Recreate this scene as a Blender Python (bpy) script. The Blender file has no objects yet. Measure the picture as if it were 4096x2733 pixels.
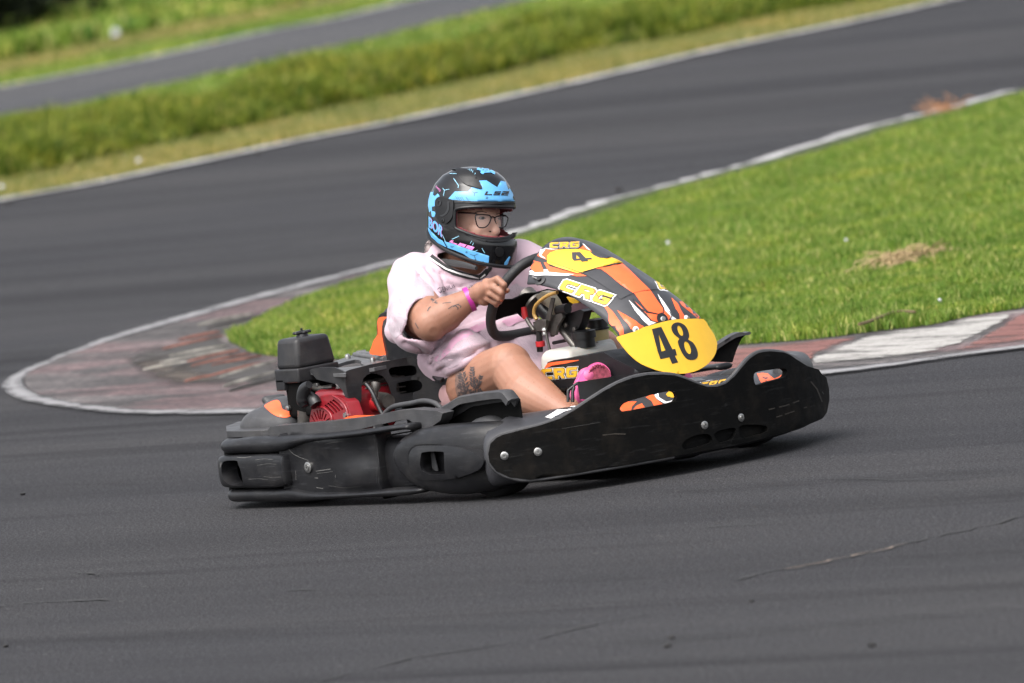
import bpy, bmesh, math, random
import numpy as np
from mathutils import Vector, Matrix
from mathutils.bvhtree import BVHTree
from mathutils.geometry import delaunay_2d_cdt
S = bpy.context.scene
COL = S.collection
R = math.radians
random.seed(4)
RNG = np.random.default_rng(7)

# ------------------------------------------------------------------ camera
PSI, ELEV, ROLL, DIST, FPX = R(52), R(4.5), R(7.7), 34.0, 39780.0
PITCH = R(3.732)
CAM = Vector((math.sin(PSI)*math.cos(ELEV), -math.cos(PSI)*math.cos(ELEV), math.sin(ELEV))) * DIST
_d = Vector((-math.sin(PSI), math.cos(PSI), 0))
CF = (_d*math.cos(PITCH) + Vector((0, 0, -math.sin(PITCH)))).normalized()
_r = Vector((math.cos(PSI), math.sin(PSI), 0))
_u = _r.cross(CF)
CR = _r*math.cos(ROLL) - _u*math.sin(ROLL)
CU = _u*math.cos(ROLL) + _r*math.sin(ROLL)
cd = bpy.data.cameras.new('camera'); cam = bpy.data.objects.new('camera', cd); COL.objects.link(cam)
m = Matrix.Identity(4)
for i in range(3):
    m[i][0], m[i][1], m[i][2], m[i][3] = CR[i], CU[i], -CF[i], CAM[i]
cam.matrix_world = m
cd.sensor_width = 36; cd.lens = FPX/4096*36; cd.clip_start = 1; cd.clip_end = 3000
cd.dof.use_dof = True; cd.dof.focus_distance = 33.6; cd.dof.aperture_fstop = 5.2
S.camera = cam
S.render.resolution_x, S.render.resolution_y = 1024, 683

# ------------------------------------------------------------------ light
W = bpy.data.worlds.new('World'); S.world = W; W.use_nodes = True
nt = W.node_tree; bg = nt.nodes['Background']
sky = nt.nodes.new('ShaderNodeTexSky'); sky.sky_type = 'NISHITA'; sky.sun_disc = False
SUN_EL = R(58)
SUNDIR = Vector((math.cos(SUN_EL)*math.cos(R(-72)), math.cos(SUN_EL)*math.sin(R(-72)), math.sin(SUN_EL)))
sky.sun_elevation = SUN_EL; sky.sun_rotation = math.atan2(SUNDIR.x, SUNDIR.y)
sky.air_density = 1.0; sky.dust_density = 5.0; sky.ozone_density = 1.0
mixw = nt.nodes.new('ShaderNodeMixRGB'); mixw.blend_type = 'MIX'
bw = nt.nodes.new('ShaderNodeRGBToBW'); nt.links.new(sky.outputs[0], bw.inputs[0])
mixw.inputs[0].default_value = 0.75           # overcast: the cloud layer greys the sky
nt.links.new(sky.outputs[0], mixw.inputs[1]); nt.links.new(bw.outputs[0], mixw.inputs[2])
nt.links.new(mixw.outputs[0], bg.inputs[0]); bg.inputs[1].default_value = 0.15
sl = bpy.data.lights.new('sun', 'SUN'); so = bpy.data.objects.new('sun', sl); COL.objects.link(so)
sl.energy = .62; sl.angle = R(40); sl.color = (1, 0.965, 0.91)
so.rotation_euler = SUNDIR.to_track_quat('Z', 'Y').to_euler()
S.view_settings.view_transform = 'Standard'; S.view_settings.look = 'None'
S.view_settings.gamma = 1; S.view_settings.use_curve_mapping = False
S.view_settings.exposure = 1.38

# ------------------------------------------------------------------ helpers
def ray(px, py):
    return (CF + CR*((px-2048)/FPX) + CU*((1366.5-py)/FPX)).normalized()
def at(px, py, x=None, y=None, z=None):
    d = ray(px, py)
    k, v = (0, x) if x is not None else (1, y) if y is not None else (2, z if z is not None else 0)
    return CAM + d*((v-CAM[k])/d[k])
def ground(px, py, z=0.0): return at(px, py, z=z)
def proj(p):
    q = Vector(p)-CAM; w = q.dot(CF)
    return 2048+FPX*q.dot(CR)/w, 1366.5-FPX*q.dot(CU)/w
def tag(o, label=None, cat=None, group=None, kind=None):
    for k, v in (('label', label), ('category', cat), ('group', group), ('kind', kind)):
        if v: o[k] = v
    return o
def empty(name, loc=(0, 0, 0)):
    o = bpy.data.objects.new(name, None); COL.objects.link(o); o.location = loc; o.empty_display_size = .1
    return o
def mesh_obj(name, verts, faces, mat, parent=None, smooth=None, bevel=0, seg=2, solid=0, sub=0):
    me = bpy.data.meshes.new(name); me.from_pydata([tuple(v) for v in verts], [], [tuple(f) for f in faces]); me.update()
    return fin(name, me, mat, parent, smooth, bevel, seg, solid, sub)
def fin(name, me, mat, parent=None, smooth=None, bevel=0, seg=2, solid=0, sub=0):
    o = bpy.data.objects.new(name, me); COL.objects.link(o)
    if mat: me.materials.append(mat)
    if parent: o.parent = parent
    if solid:
        md = o.modifiers.new('solid', 'SOLIDIFY'); md.thickness = solid; md.offset = -1
    if bevel:
        md = o.modifiers.new('bevel', 'BEVEL'); md.width = bevel; md.segments = seg; md.limit_method = 'ANGLE'; md.angle_limit = R(40)
    if sub:
        md = o.modifiers.new('sub', 'SUBSURF'); md.levels = sub; md.render_levels = sub
    if smooth or bevel or sub:
        me.polygons.foreach_set('use_smooth', [True]*len(me.polygons))
        if not sub and smooth != 'all':
            me.set_sharp_from_angle(angle=R(smooth if isinstance(smooth, (int, float)) and smooth > 1 else 40))
    return o
def bm_obj(name, bm, mat, parent=None, **k):
    me = bpy.data.meshes.new(name); bmesh.ops.recalc_face_normals(bm, faces=bm.faces); bm.to_mesh(me); bm.free()
    return fin(name, me, mat, parent, **k)
def evaluated(o):
    dg = bpy.context.evaluated_depsgraph_get(); dg.update()
    return bpy.data.meshes.new_from_object(o.evaluated_get(dg))
def bake(o, smooth='all'):
    me = evaluated(o); o.modifiers.clear(); o.data = me
    me.polygons.foreach_set('use_smooth', [True]*len(me.polygons)); return o
def bvh(o):
    me = evaluated(o); mw = o.matrix_world
    t = BVHTree.FromPolygons([mw @ v.co for v in me.vertices], [list(p.vertices) for p in me.polygons]); bpy.data.meshes.remove(me); return t
def inside(p, poly):
    x, y = p; c = False; n = len(poly); j = n-1
    for i in range(n):
        xi, yi = poly[i][0], poly[i][1]; xj, yj = poly[j][0], poly[j][1]
        if (yi > y) != (yj > y) and x < (xj-xi)*(y-yi)/(yj-yi)+xi: c = not c
        j = i
    return c
def spline(pts, n=8, closed=False):
    P = [Vector(p) for p in pts]; out = []; m = len(P)
    for i in range(m if closed else m-1):
        g = (lambda k: P[k % m]) if closed else (lambda k: P[max(0, min(m-1, k))])
        a, b, c, d = g(i-1), g(i), g(i+1), g(i+2)
        for k in range(n):
            t = k/n
            out.append(.5*((2*b)+(c-a)*t+(2*a-5*b+4*c-d)*t*t+(3*b-a-3*c+d)*t**3))
    if not closed: out.append(P[-1])
    return out
def scurve(L, n=5): return [(v.x, v.y) for v in spline([(a, b, 0) for a, b in L], n, True)]
def tri2d(outer, holes=(), step=None):
    pts = [Vector((p[0], p[1])) for p in outer]; edges = []; n = len(pts)
    edges += [(i, (i+1) % n) for i in range(n)]
    for h in holes:
        b = len(pts); k = len(h); pts += [Vector((p[0], p[1])) for p in h]; edges += [(b+i, b+(i+1) % k) for i in range(k)]
    if step:
        xs = [p[0] for p in outer]; ys = [p[1] for p in outer]
        y = min(ys)+step*.5; row = 0
        while y < max(ys):
            x = min(xs)+step*(.5 if row % 2 else .25)
            while x < max(xs):
                if inside((x, y), outer) and not any(inside((x, y), h) for h in holes): pts.append(Vector((x, y)))
                x += step
            y += step*.87; row += 1
    vs, es, fs, *_ = delaunay_2d_cdt(pts, edges, [], 1, 1e-7)
    F = []
    for f in fs:
        c = (sum(vs[i].x for i in f)/len(f), sum(vs[i].y for i in f)/len(f))
        if inside(c, outer) and not any(inside(c, h) for h in holes): F.append(tuple(f))
    return [(v.x, v.y) for v in vs], F
def shell(V, N, F, t):
    """closed plate: V front points, N unit normals (towards the front), thickness t"""
    n = len(V); VV = [Vector(v) for v in V] + [Vector(v)-Vector(k)*t for v, k in zip(V, N)]
    FF = [tuple(f) for f in F] + [tuple(i+n for i in reversed(f)) for f in F]
    cnt = {}
    for f in F:
        for a, b in zip(f, f[1:]+f[:1]): cnt[(a, b)] = 1
    for (a, b) in list(cnt):
        if (b, a) not in cnt: FF.append((b, a, a+n, b+n))
    return VV, FF
def plate(name, outer, holes, fn, t, mat, parent, step=.03, bevel=.003, normal=None, smooth=True):
    """flat shape (u,v) with holes, bent by fn(u,v) -> (point, normal)"""
    V, F = tri2d(outer, holes, step)
    PN = [fn(*v) for v in V]
    VV, FF = shell([a for a, b in PN], [b for a, b in PN], F, t)
    bm = bmesh.new(); bv = [bm.verts.new(v) for v in VV]
    for f in FF:
        try: bm.faces.new([bv[i] for i in f])
        except ValueError: pass
    return bm_obj(name, bm, mat, parent, bevel=bevel, smooth=smooth)
def frames(P, closed=False):
    T = []
    for i in range(len(P)):
        a = P[i-1] if i or closed else P[i]; b = P[(i+1) % len(P)] if i < len(P)-1 or closed else P[i]
        T.append((b-a).normalized())
    n = T[0].orthogonal().normalized(); out = []
    for t in T:
        n = (n - t*n.dot(t)); n = n.normalized() if n.length > 1e-6 else t.orthogonal().normalized()
        out.append((n, t.cross(n)))
    return out
def tube_bm(bm, pts, r, res=10, closed=False, cap=True, flat=None):
    P = [Vector(p) for p in pts]; fr = frames(P, closed); rings = []
    for i, p in enumerate(P):
        rr = r[i] if isinstance(r, (list, tuple)) else r
        rings.append([bm.verts.new(p+(fr[i][0]*math.cos(a)+fr[i][1]*math.sin(a))*rr) for a in [2*math.pi*k/res for k in range(res)]])
    m = len(rings)
    for i in range(m if closed else m-1):
        A, B = rings[i], rings[(i+1) % m]
        for k in range(res): bm.faces.new((A[k], A[(k+1) % res], B[(k+1) % res], B[k]))
    if cap and not closed:
        bm.faces.new(list(reversed(rings[0]))); bm.faces.new(rings[-1])
def tube(name, pts, r, mat, parent=None, res=10, closed=False, n=0, **k):
    if n: 
        if isinstance(r, (list, tuple)):
            q = spline([Vector((a, 0, 0)) for a in r], n, closed); r = [v.x for v in q]
        pts = spline(pts, n, closed)
    bm = bmesh.new(); tube_bm(bm, pts, r, res, closed); return bm_obj(name, bm, mat, parent, smooth=k.pop('smooth', True), **k)
def loft_bm(bm, rings, cap=True, closed_ring=True):
    RR = [[bm.verts.new(p) for p in r] for r in rings]; n = len(RR[0])
    for A, B in zip(RR, RR[1:]):
        for k in range(n if closed_ring else n-1): bm.faces.new((A[k], A[(k+1) % n], B[(k+1) % n], B[k]))
    if cap and closed_ring: bm.faces.new(list(reversed(RR[0]))); bm.faces.new(RR[-1])
def loft(name, rings, mat, parent=None, cap=True, **k):
    bm = bmesh.new(); loft_bm(bm, rings, cap); return bm_obj(name, bm, mat, parent, smooth=k.pop('smooth', True), **k)
def axes(d, up=(0, 0, 1)):
    z = Vector(d).normalized(); x = Vector(up).cross(z)
    x = x.normalized() if x.length > 1e-4 else z.orthogonal().normalized()
    return x, z.cross(x), z
def lathe_bm(bm, c, d, prof, res=20):
    x, y, z = axes(d); c = Vector(c); rings = []
    for r, h in prof:
        rings.append([c+z*h+(x*math.cos(a)+y*math.sin(a))*max(r, 1e-4) for a in [2*math.pi*k/res for k in range(res)]])
    loft_bm(bm, rings)
def lathe(name, c, d, prof, mat, parent=None, res=20, **k):
    bm = bmesh.new(); lathe_bm(bm, c, d, prof, res); return bm_obj(name, bm, mat, parent, smooth=k.pop('smooth', True), **k)
def box_bm(bm, c, s, rot=None, taper=(1, 1)):
    c = Vector(c); M = rot.to_3x3() if rot is not None else Matrix.Identity(3); v = []
    for k in (-1, 1):
        for j, i in ((-1, -1), (-1, 1), (1, 1), (1, -1)):
            tx, ty = (taper if k > 0 else (1, 1))
            v.append(bm.verts.new(c+M @ Vector((i*s[0]/2*tx, j*s[1]/2*ty, k*s[2]/2))))
    for f in ((3, 2, 1, 0), (4, 5, 6, 7), (0, 1, 5, 4), (1, 2, 6, 5), (2, 3, 7, 6), (3, 0, 4, 7)): bm.faces.new([v[i] for i in f])
def box(name, c, s, mat, parent=None, rot=None, taper=(1, 1), bevel=.004, seg=2, **k):
    bm = bmesh.new(); box_bm(bm, c, s, rot, taper); return bm_obj(name, bm, mat, parent, bevel=bevel, seg=seg, **k)
def blob(name, parts, mat, parent=None, voxel=.008, smooth=6, extra=None):
    """one continuous skin over overlapping volumes; parts: ('cap', a, b, ra, rb) | ('ell', c, (rx,ry,rz), matrix)"""
    bm = bmesh.new()
    for p in parts:
        if p[0] == 'cap':
            _, a, b, ra, rb = p[:5]; a, b = Vector(a), Vector(b); L = (b-a).length; z = (b-a).normalized()
            sq = p[5] if len(p) > 5 else 1; x, y, _z = axes(z, p[6] if len(p) > 6 else (0, 0, 1)); rings = []
            for k in range(1, 5): t = k/5*math.pi/2; rings.append((a-z*ra*math.cos(t), ra*math.sin(t)))
            for k in range(9): t = k/8; rings.append((a+z*L*t, ra+(rb-ra)*t))
            for k in range(1, 5): t = k/5*math.pi/2; rings.append((b+z*rb*math.sin(t), rb*math.cos(t)))
            loft_bm(bm, [[c+(x*math.cos(q)*sq+y*math.sin(q))*r for q in [2*math.pi*i/20 for i in range(20)]] for c, r in rings])
        else:
            _, c, rr, M = p; M = M or Matrix.Identity(3); c = Vector(c)
            rings = []
            for k in range(1, 14):
                t = math.pi*k/14
                rings.append([c+M @ Vector((rr[0]*math.sin(t)*math.cos(q), rr[1]*math.sin(t)*math.sin(q), -rr[2]*math.cos(t))) for q in [2*math.pi*i/24 for i in range(24)]])
            loft_bm(bm, rings)
    o = bm_obj(name, bm, mat, parent)
    md = o.modifiers.new('r', 'REMESH'); md.mode = 'VOXEL'; md.voxel_size = voxel; md.use_smooth_shade = True
    if smooth: md = o.modifiers.new('s', 'SMOOTH'); md.factor = .6; md.iterations = smooth
    return bake(o)
def ztri(bm_list): pass
def decal(name, outer, tree, mat, parent=None, holes=(), step=16, off=.0012, mirror=False, maxd=None):
    """flat print: an outline cast onto a real surface, becoming thin geometry that lies on it"""
    V, F = tri2d(outer, holes, step); P = []; ok = []
    for (a, b) in V:
        h = tree.ray_cast(CAM, ray(a, b)); d = ray(a, b)
        if h[0] is None: P.append(None); continue
        n = h[1] if h[1].dot(d) < 0 else -h[1]
        P.append(h[0]+n*off)
    F2 = [f for f in F if all(P[i] is not None for i in f) and max((P[f[0]]-P[f[1]]).length, (P[f[1]]-P[f[2]]).length, (P[f[2]]-P[f[0]]).length) < (maxd or .2)]
    used = sorted({i for f in F2 for i in f}); idx = {u: k for k, u in enumerate(used)}
    if not used: return None
    vs = [P[u] for u in used]
    if mirror: vs = [Vector((v.x, -v.y, v.z)) for v in vs]
    return mesh_obj(name, vs, [[idx[i] for i in f] for f in F2], mat, parent, smooth='all')
def join_meshes(name, objs, parent=None, mat=None):
    V = []; F = []; mats = []
    objs = [o for o in objs if o]
    for o in objs:
        b = len(V); V += [v.co.copy() for v in o.data.vertices]; F += [[i+b for i in p.vertices] for p in o.data.polygons]
    r = mesh_obj(name, V, F, mat or objs[0].data.materials[0], parent, smooth='all')
    for o in objs: bpy.data.objects.remove(o)
    return r

# ------------------------------------------------------------------ materials
def nodes(name):
    m = bpy.data.materials.new(name); m.use_nodes = True; t = m.node_tree
    return m, t, t.nodes['Principled BSDF']
def N(t, typ, **k):
    n = t.nodes.new(typ)
    for a, b in k.items():
        if a in ('inp',):
            for q, v in b.items(): n.inputs[q].default_value = v
        else: setattr(n, a, b)
    return n
def ramp(t, src, stops):
    n = t.nodes.new('ShaderNodeValToRGB'); e = n.color_ramp.elements
    while len(e) < len(stops): e.new(.5)
    for el, (p, c) in zip(e, stops): el.position = p; el.color = (*c, 1) if len(c) == 3 else c
    t.links.new(src, n.inputs[0]); return n.outputs[0]
def coords(t, scale=(1, 1, 1), rot=(0, 0, 0), obj=True):
    c = t.nodes.new('ShaderNodeTexCoord'); mp = t.nodes.new('ShaderNodeMapping'); mp.inputs['Scale'].default_value = scale; mp.inputs['Rotation'].default_value = rot
    t.links.new(c.outputs['Object'], mp.inputs[0]); return mp.outputs[0]
def noise(t, vec, scale, detail=4, rough=.6, dist=0):
    n = N(t, 'ShaderNodeTexNoise', inp={'Scale': scale, 'Detail': detail, 'Roughness': rough, 'Distortion': dist}); t.links.new(vec, n.inputs['Vector']); return n.outputs['Fac']
def mix(t, f, a, b, mode='MIX'):
    n = t.nodes.new('ShaderNodeMixRGB'); n.blend_type = mode
    for i, v in enumerate((f, a, b)):
        if hasattr(v, 'links') or hasattr(v, 'is_linked'): t.links.new(v, n.inputs[i])
        elif i == 0: n.inputs[0].default_value = v
        else: n.inputs[i].default_value = (*v, 1) if len(v) == 3 else v
    return n.outputs[0]
def bump(t, p, h, strength=.3, dist=.002):
    b = N(t, 'ShaderNodeBump', inp={'Strength': strength, 'Distance': dist}); t.links.new(h, b.inputs['Height']); t.links.new(b.outputs[0], p.inputs['Normal'])
def mat(name, col, rough=.5, metal=0, var=.15, scale=30, bmp=0, coat=0, spec=.5, sheen=0, sss=0, dust=0):
    m, t, p = nodes(name); v = coords(t)
    f = noise(t, v, scale, 5)
    lo = tuple(c*(1-var) for c in col); hi = tuple(min(1, c*(1+var)) for c in col)
    c = ramp(t, f, [(.3, lo), (.7, hi)])
    if dust:
        d = ramp(t, noise(t, v, 5, 8, .7), [(.5, (0, 0, 0)), (.8, (dust, dust, dust))])
        c = mix(t, d, c, (.16, .14, .12))
    t.links.new(c, p.inputs['Base Color'])
    r = ramp(t, noise(t, v, scale*.4, 6, .7), [(.3, (max(0, rough-.1),)*3), (.7, (min(1, rough+.1),)*3)]); t.links.new(r, p.inputs['Roughness'])
    p.inputs['Metallic'].default_value = metal; p.inputs['Specular IOR Level'].default_value = spec
    p.inputs['Coat Weight'].default_value = coat
    if sheen: p.inputs['Sheen Weight'].default_value = sheen
    if sss: p.inputs['Subsurface Weight'].default_value = sss; p.inputs['Subsurface Radius'].default_value = (1, .35, .2); p.inputs['Subsurface Scale'].default_value = .008
    if bmp: bump(t, p, noise(t, v, scale*4, 4), bmp, .001)
    return m
def srgb(r, g, b):
    return tuple(((c/255+.055)/1.055)**2.4 if c > 10 else c/255/12.92 for c in (r, g, b))
# ------------------------------------------------------------------ the setting
def asphalt_mat(name, angle, base=.058, tint=(.985, .985, 1.07), spec=.12):
    m, t, p = nodes(name); v = coords(t)
    rot = t.nodes.new('ShaderNodeMapping'); rot.inputs['Rotation'].default_value = (0, 0, -angle); t.links.new(v, rot.inputs[0])
    st = t.nodes.new('ShaderNodeMapping'); st.inputs['Scale'].default_value = (.035, .9, 1); t.links.new(rot.outputs[0], st.inputs[0])
    st2 = t.nodes.new('ShaderNodeMapping'); st2.inputs['Scale'].default_value = (.09, 3.2, 1); t.links.new(rot.outputs[0], st2.inputs[0])
    c = tuple(base*k for k in tint)
    g = noise(t, v, 70, 4, .8)
    col = ramp(t, g, [(.3, tuple(k*.35 for k in c)), (.5, c), (.62, tuple(k*1.5 for k in c)), (.75, tuple(k*4 for k in c))])
    g2 = ramp(t, noise(t, v, 150, 2, .8), [(.34, (.25, .25, .25)), (.5, (.95, .95, .95)), (.62, (2.2, 2.2, 2.2))]); col = mix(t, 1, col, g2, 'MULTIPLY')
    vor = N(t, 'ShaderNodeTexVoronoi', inp={'Scale': 75.0}); t.links.new(v, vor.inputs['Vector'])
    spk = ramp(t, vor.outputs['Color'], [(.90, (0, 0, 0)), (.99, (.22, .22, .22))]); col = mix(t, spk, col, (.3, .29, .27))
    a = ramp(t, noise(t, st.outputs[0], 1, 5, .6), [(.32, (.70, .70, .71)), (.5, (1, 1, 1)), (.7, (1.18, 1.16, 1.13))]); col = mix(t, 1, col, a, 'MULTIPLY')
    b = ramp(t, noise(t, st2.outputs[0], 1, 6, .65, .2), [(.30, (.58, .58, .59)), (.44, (.97, .97, .97)), (.56, (1, 1, 1)), (.78, (1.16, 1.15, 1.13))]); col = mix(t, 1, col, b, 'MULTIPLY')
    w = ramp(t, noise(t, v, .22, 4), [(.35, (.9, .9, .92)), (.65, (1.1, 1.08, 1.05))]); col = mix(t, 1, col, w, 'MULTIPLY')
    t.links.new(col, p.inputs['Base Color'])
    p.inputs['Roughness'].default_value = .9; p.inputs['Specular IOR Level'].default_value = spec
    bump(t, p, g, 1, .012)
    return m
def flat_sheet(name, pts, mat_, z, kind='structure', step=None, parent=None, fn=None):
    V, F = tri2d([(p[0], p[1]) for p in pts], (), step)
    o = mesh_obj(name, [(a, b, z+(fn(a, b) if fn else 0)) for a, b in V], F, mat_, parent, smooth='all')
    return tag(o, kind=kind)
def G2(L): return [ground(a, b).to_2d() for a, b in L]
def ext(P, a=60, b=60):
    P = list(P); d0 = (P[0]-P[2]).normalized(); d1 = (P[-1]-P[-3]).normalized()
    st = lambda L: [q for q in (.25, .6, 1.2, 2.5, 5, 10, 20, 40) if q < L*.7]+[L]
    return ([P[0]+d0*q for q in reversed(st(a))] if a else [P[0]])+P+([P[-1]+d1*q for q in st(b)] if b else [P[-1]])
def smooth2(P, n=6): return [v.to_2d() for v in spline([(p[0], p[1], 0) for p in P], n)]
def ribbon(name, A, B, mat_, z, parent=None, jag=0, thick=0):
    n = min(len(A), len(B)); V = []; F = []
    for a, b in zip(A[:n], B[:n]):
        ja = jag*(random.random()-.5)*2; jb = jag*(random.random()-.5)*2; w = (b-a)
        V += [(*(a+w*ja), z), (*(b+w*jb), z)]
    for i in range(n-1): F.append((2*i, 2*i+1, 2*i+3, 2*i+2))
    return tag(mesh_obj(name, V, F, mat_, parent), kind='structure' if not parent else None)
def offset_line(P, w):
    out = []
    for i, p in enumerate(P):
        t = (P[min(i+1, len(P)-1)]-P[max(i-1, 0)]).normalized(); out.append(p+Vector((-t.y, t.x))*w)
    return out
def resample(P, step):
    out = [P[0]]; acc = 0
    for a, b in zip(P, P[1:]):
        L = (b-a).length; n = max(1, int(L/step))
        for k in range(1, n+1): out.append(a+(b-a)*(k/n))
    return out

LA_far = smooth2(ext(G2([(0,803),(306,749),(797,647),(1185,565),(1600,483),(2248,340),(2848,202),(3342,101),(3798,0),(4096,-70)]), 60, 30))
LA_near = G2([(4096,361),(3830,435),(3512,510),(3108,637),(2981,669),(2768,727),(2481,799),(2365,839),(2195,900),(2040,950),(1860,1000)])
K_out = LA_near[-1:]+G2([(1673,1028),(1500,1066),(1021,1187),(747,1264),(460,1347),(255,1423),(96,1487),(19,1529),(0,1557),(38,1596),(128,1621),(274,1644),(447,1663),(638,1669),(830,1669),(957,1666),(1500,1660),(2100,1640),(2700,1590),(3310,1510),(3565,1478),(3693,1459),(3884,1433),(4096,1405)])
K_out = ext(K_out, 0, 15)[1:]
K_mid = G2([(1673,1040),(1500,1084),(1021,1210),(702,1300),(357,1395),(191,1455),(109,1500),(99,1532),(121,1570),(211,1602),(357,1628),(543,1645),(734,1650),(957,1644),(1500,1638),(2100,1615),(2700,1562),(3310,1484),(3565,1460),(3693,1443),(3884,1416),(4096,1390)])
K_mid = ext(K_mid, 0, 15)[1:]
K_in = G2([(1860,1010),(1673,1050),(1500,1104),(1251,1181),(1072,1257),(970,1321),(913,1366),(957,1395),(1085,1436),(1600,1455),(2200,1435),(2700,1410),(2947,1392),(3246,1370),(3502,1338),(3725,1312),(3884,1277),(4096,1245)])
K_in = ext(K_in, 0, 15)[1:]
LB_far = smooth2(ext(G2([(0,347),(354,279),(708,204),(1035,129),(1321,75),(1600,10)]), 60, 60))
LB_near = smooth2(ext(G2([(0,470),(225,443),(409,402),(586,361),(872,300),(1157,231),(1430,177),(1600,133),(1919,53),(2152,0)]), 60, 60))
T_base = smooth2(ext(G2([(0,742),(252,695),(586,620),(933,545),(1089,511),(1600,395),(2258,250),(2800,149),(3066,90),(3460,21)]), 60, 60))
ang_A = math.atan2((LA_near[0]-LA_near[8]).y, (LA_near[0]-LA_near[8]).x)
g0 = (ground(4000, 2120)-ground(200, 2330)).to_2d(); ang_0 = math.atan2(g0.y, g0.x)

m_asph = asphalt_mat('asphalt_near', ang_0, .036, spec=.16); m_asphA = asphalt_mat('asphalt_far', ang_A, .052, spec=.35)
def grass_ground_mat(name, a, b, c):
    m, t, p = nodes(name); v = coords(t)
    col = ramp(t, noise(t, v, 1.3, 8, .75), [(.3, a), (.5, b), (.7, c)]); t.links.new(col, p.inputs['Base Color']); p.inputs['Roughness'].default_value = .95
    bump(t, p, noise(t, v, 40, 5, .8), 1, .03); return m
m_soil = grass_ground_mat('turf_soil', (.030, .040, .012), (.045, .065, .016), (.075, .075, .03))
m_dry = grass_ground_mat('dry_soil', (.10, .07, .03), (.16, .11, .05), (.2, .15, .07))
ka_ = (ground(3500, 1400)-ground(3000, 1470)).to_2d(); ang_k = math.atan2(ka_.y, ka_.x)
def paint_mat(name, col, worn=.45, under=(.06, .058, .06), sc=9, streak=True):
    m, t, p = nodes(name); v = coords(t)
    an = t.nodes.new('ShaderNodeMapping'); an.inputs['Rotation'].default_value = (0, 0, -ang_k); an.inputs['Scale'].default_value = (.22, 1, 1); t.links.new(v, an.inputs[0])
    n1 = noise(t, an.outputs[0] if streak else v, sc, 10, .72); w = ramp(t, n1, [(worn-.06, (1, 1, 1)), (worn+.07, (0, 0, 0))])
    n2 = ramp(t, noise(t, v, 60, 4, .8), [(.3, tuple(c*.75 for c in col)), (.7, tuple(min(1, c*1.1) for c in col))])
    c = mix(t, w, n2, under); t.links.new(c, p.inputs['Base Color']); p.inputs['Roughness'].default_value = .7
    bump(t, p, n1, .5, .003); return m
m_edge = paint_mat('scuffed_edge_paint', (.36, .355, .36), .46, (.15, .145, .15), 5); m_white = paint_mat('white_line_paint', (.42, .41, .405), .44, (.10, .098, .10), 6); m_whiteK = paint_mat('kerb_white_paint', (.55, .53, .50), .475, (.07, .058, .048), 10)
m_redK = paint_mat('kerb_red_paint', (.26, .085, .07), .50, (.06, .042, .038), 8)
m_pinkK = paint_mat('faded_red_paint', (.17, .115, .125), .50, (.095, .088, .092), 3)
m_rubber_ground = paint_mat('rubbered_concrete', (.10, .095, .09), .42, (.035, .032, .03), 12)

# ground out to the horizon, then asphalt sheets above it
c0 = Vector((CAM.x, CAM.y)); dv = _d.to_2d(); rv = _r.to_2d()
H = 900
tag(mesh_obj('ground', [(*(c0+rv*a+dv*b), -.03) for a, b in ((-H, -60), (H, -60), (H, H*2), (-H, H*2))], [(0, 1, 2, 3)], m_soil), kind='structure')
near_poly = [p for p in LA_far] 
near_poly = near_poly + [c0+rv*60+dv*20, c0+rv*60-dv*30, c0-rv*60-dv*30, c0-rv*60+dv*10]
flat_sheet('track_surface', near_poly, m_asph, 0)
bpoly = LB_far+list(reversed(LB_near))
flat_sheet('far_track_surface', bpoly, m_asphA, -.004)
# far track above: paler asphalt base, grazing sky reflection put into the colour
ribbon('white_line', resample(LA_far, .8), offset_line(resample(LA_far, .8), -.17), m_white, .014, jag=.06)
nl = resample(smooth2(LA_near, 5), .4)
ribbon('white_line', nl, offset_line(nl, -.11), m_white, .008, jag=.45)
ribbon('white_line', resample(LB_far, 1.5), offset_line(resample(LB_far, 1.5), -.12), m_white, .004, jag=.1)
bl = resample([p for p in LB_near if True], 1.5)
bl = [p for p in bl if -40 < proj((p.x, p.y, 0))[0] < 640]
if len(bl) > 2: ribbon('white_line', bl, offset_line(bl, .1), m_white, .004, jag=.6)

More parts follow.
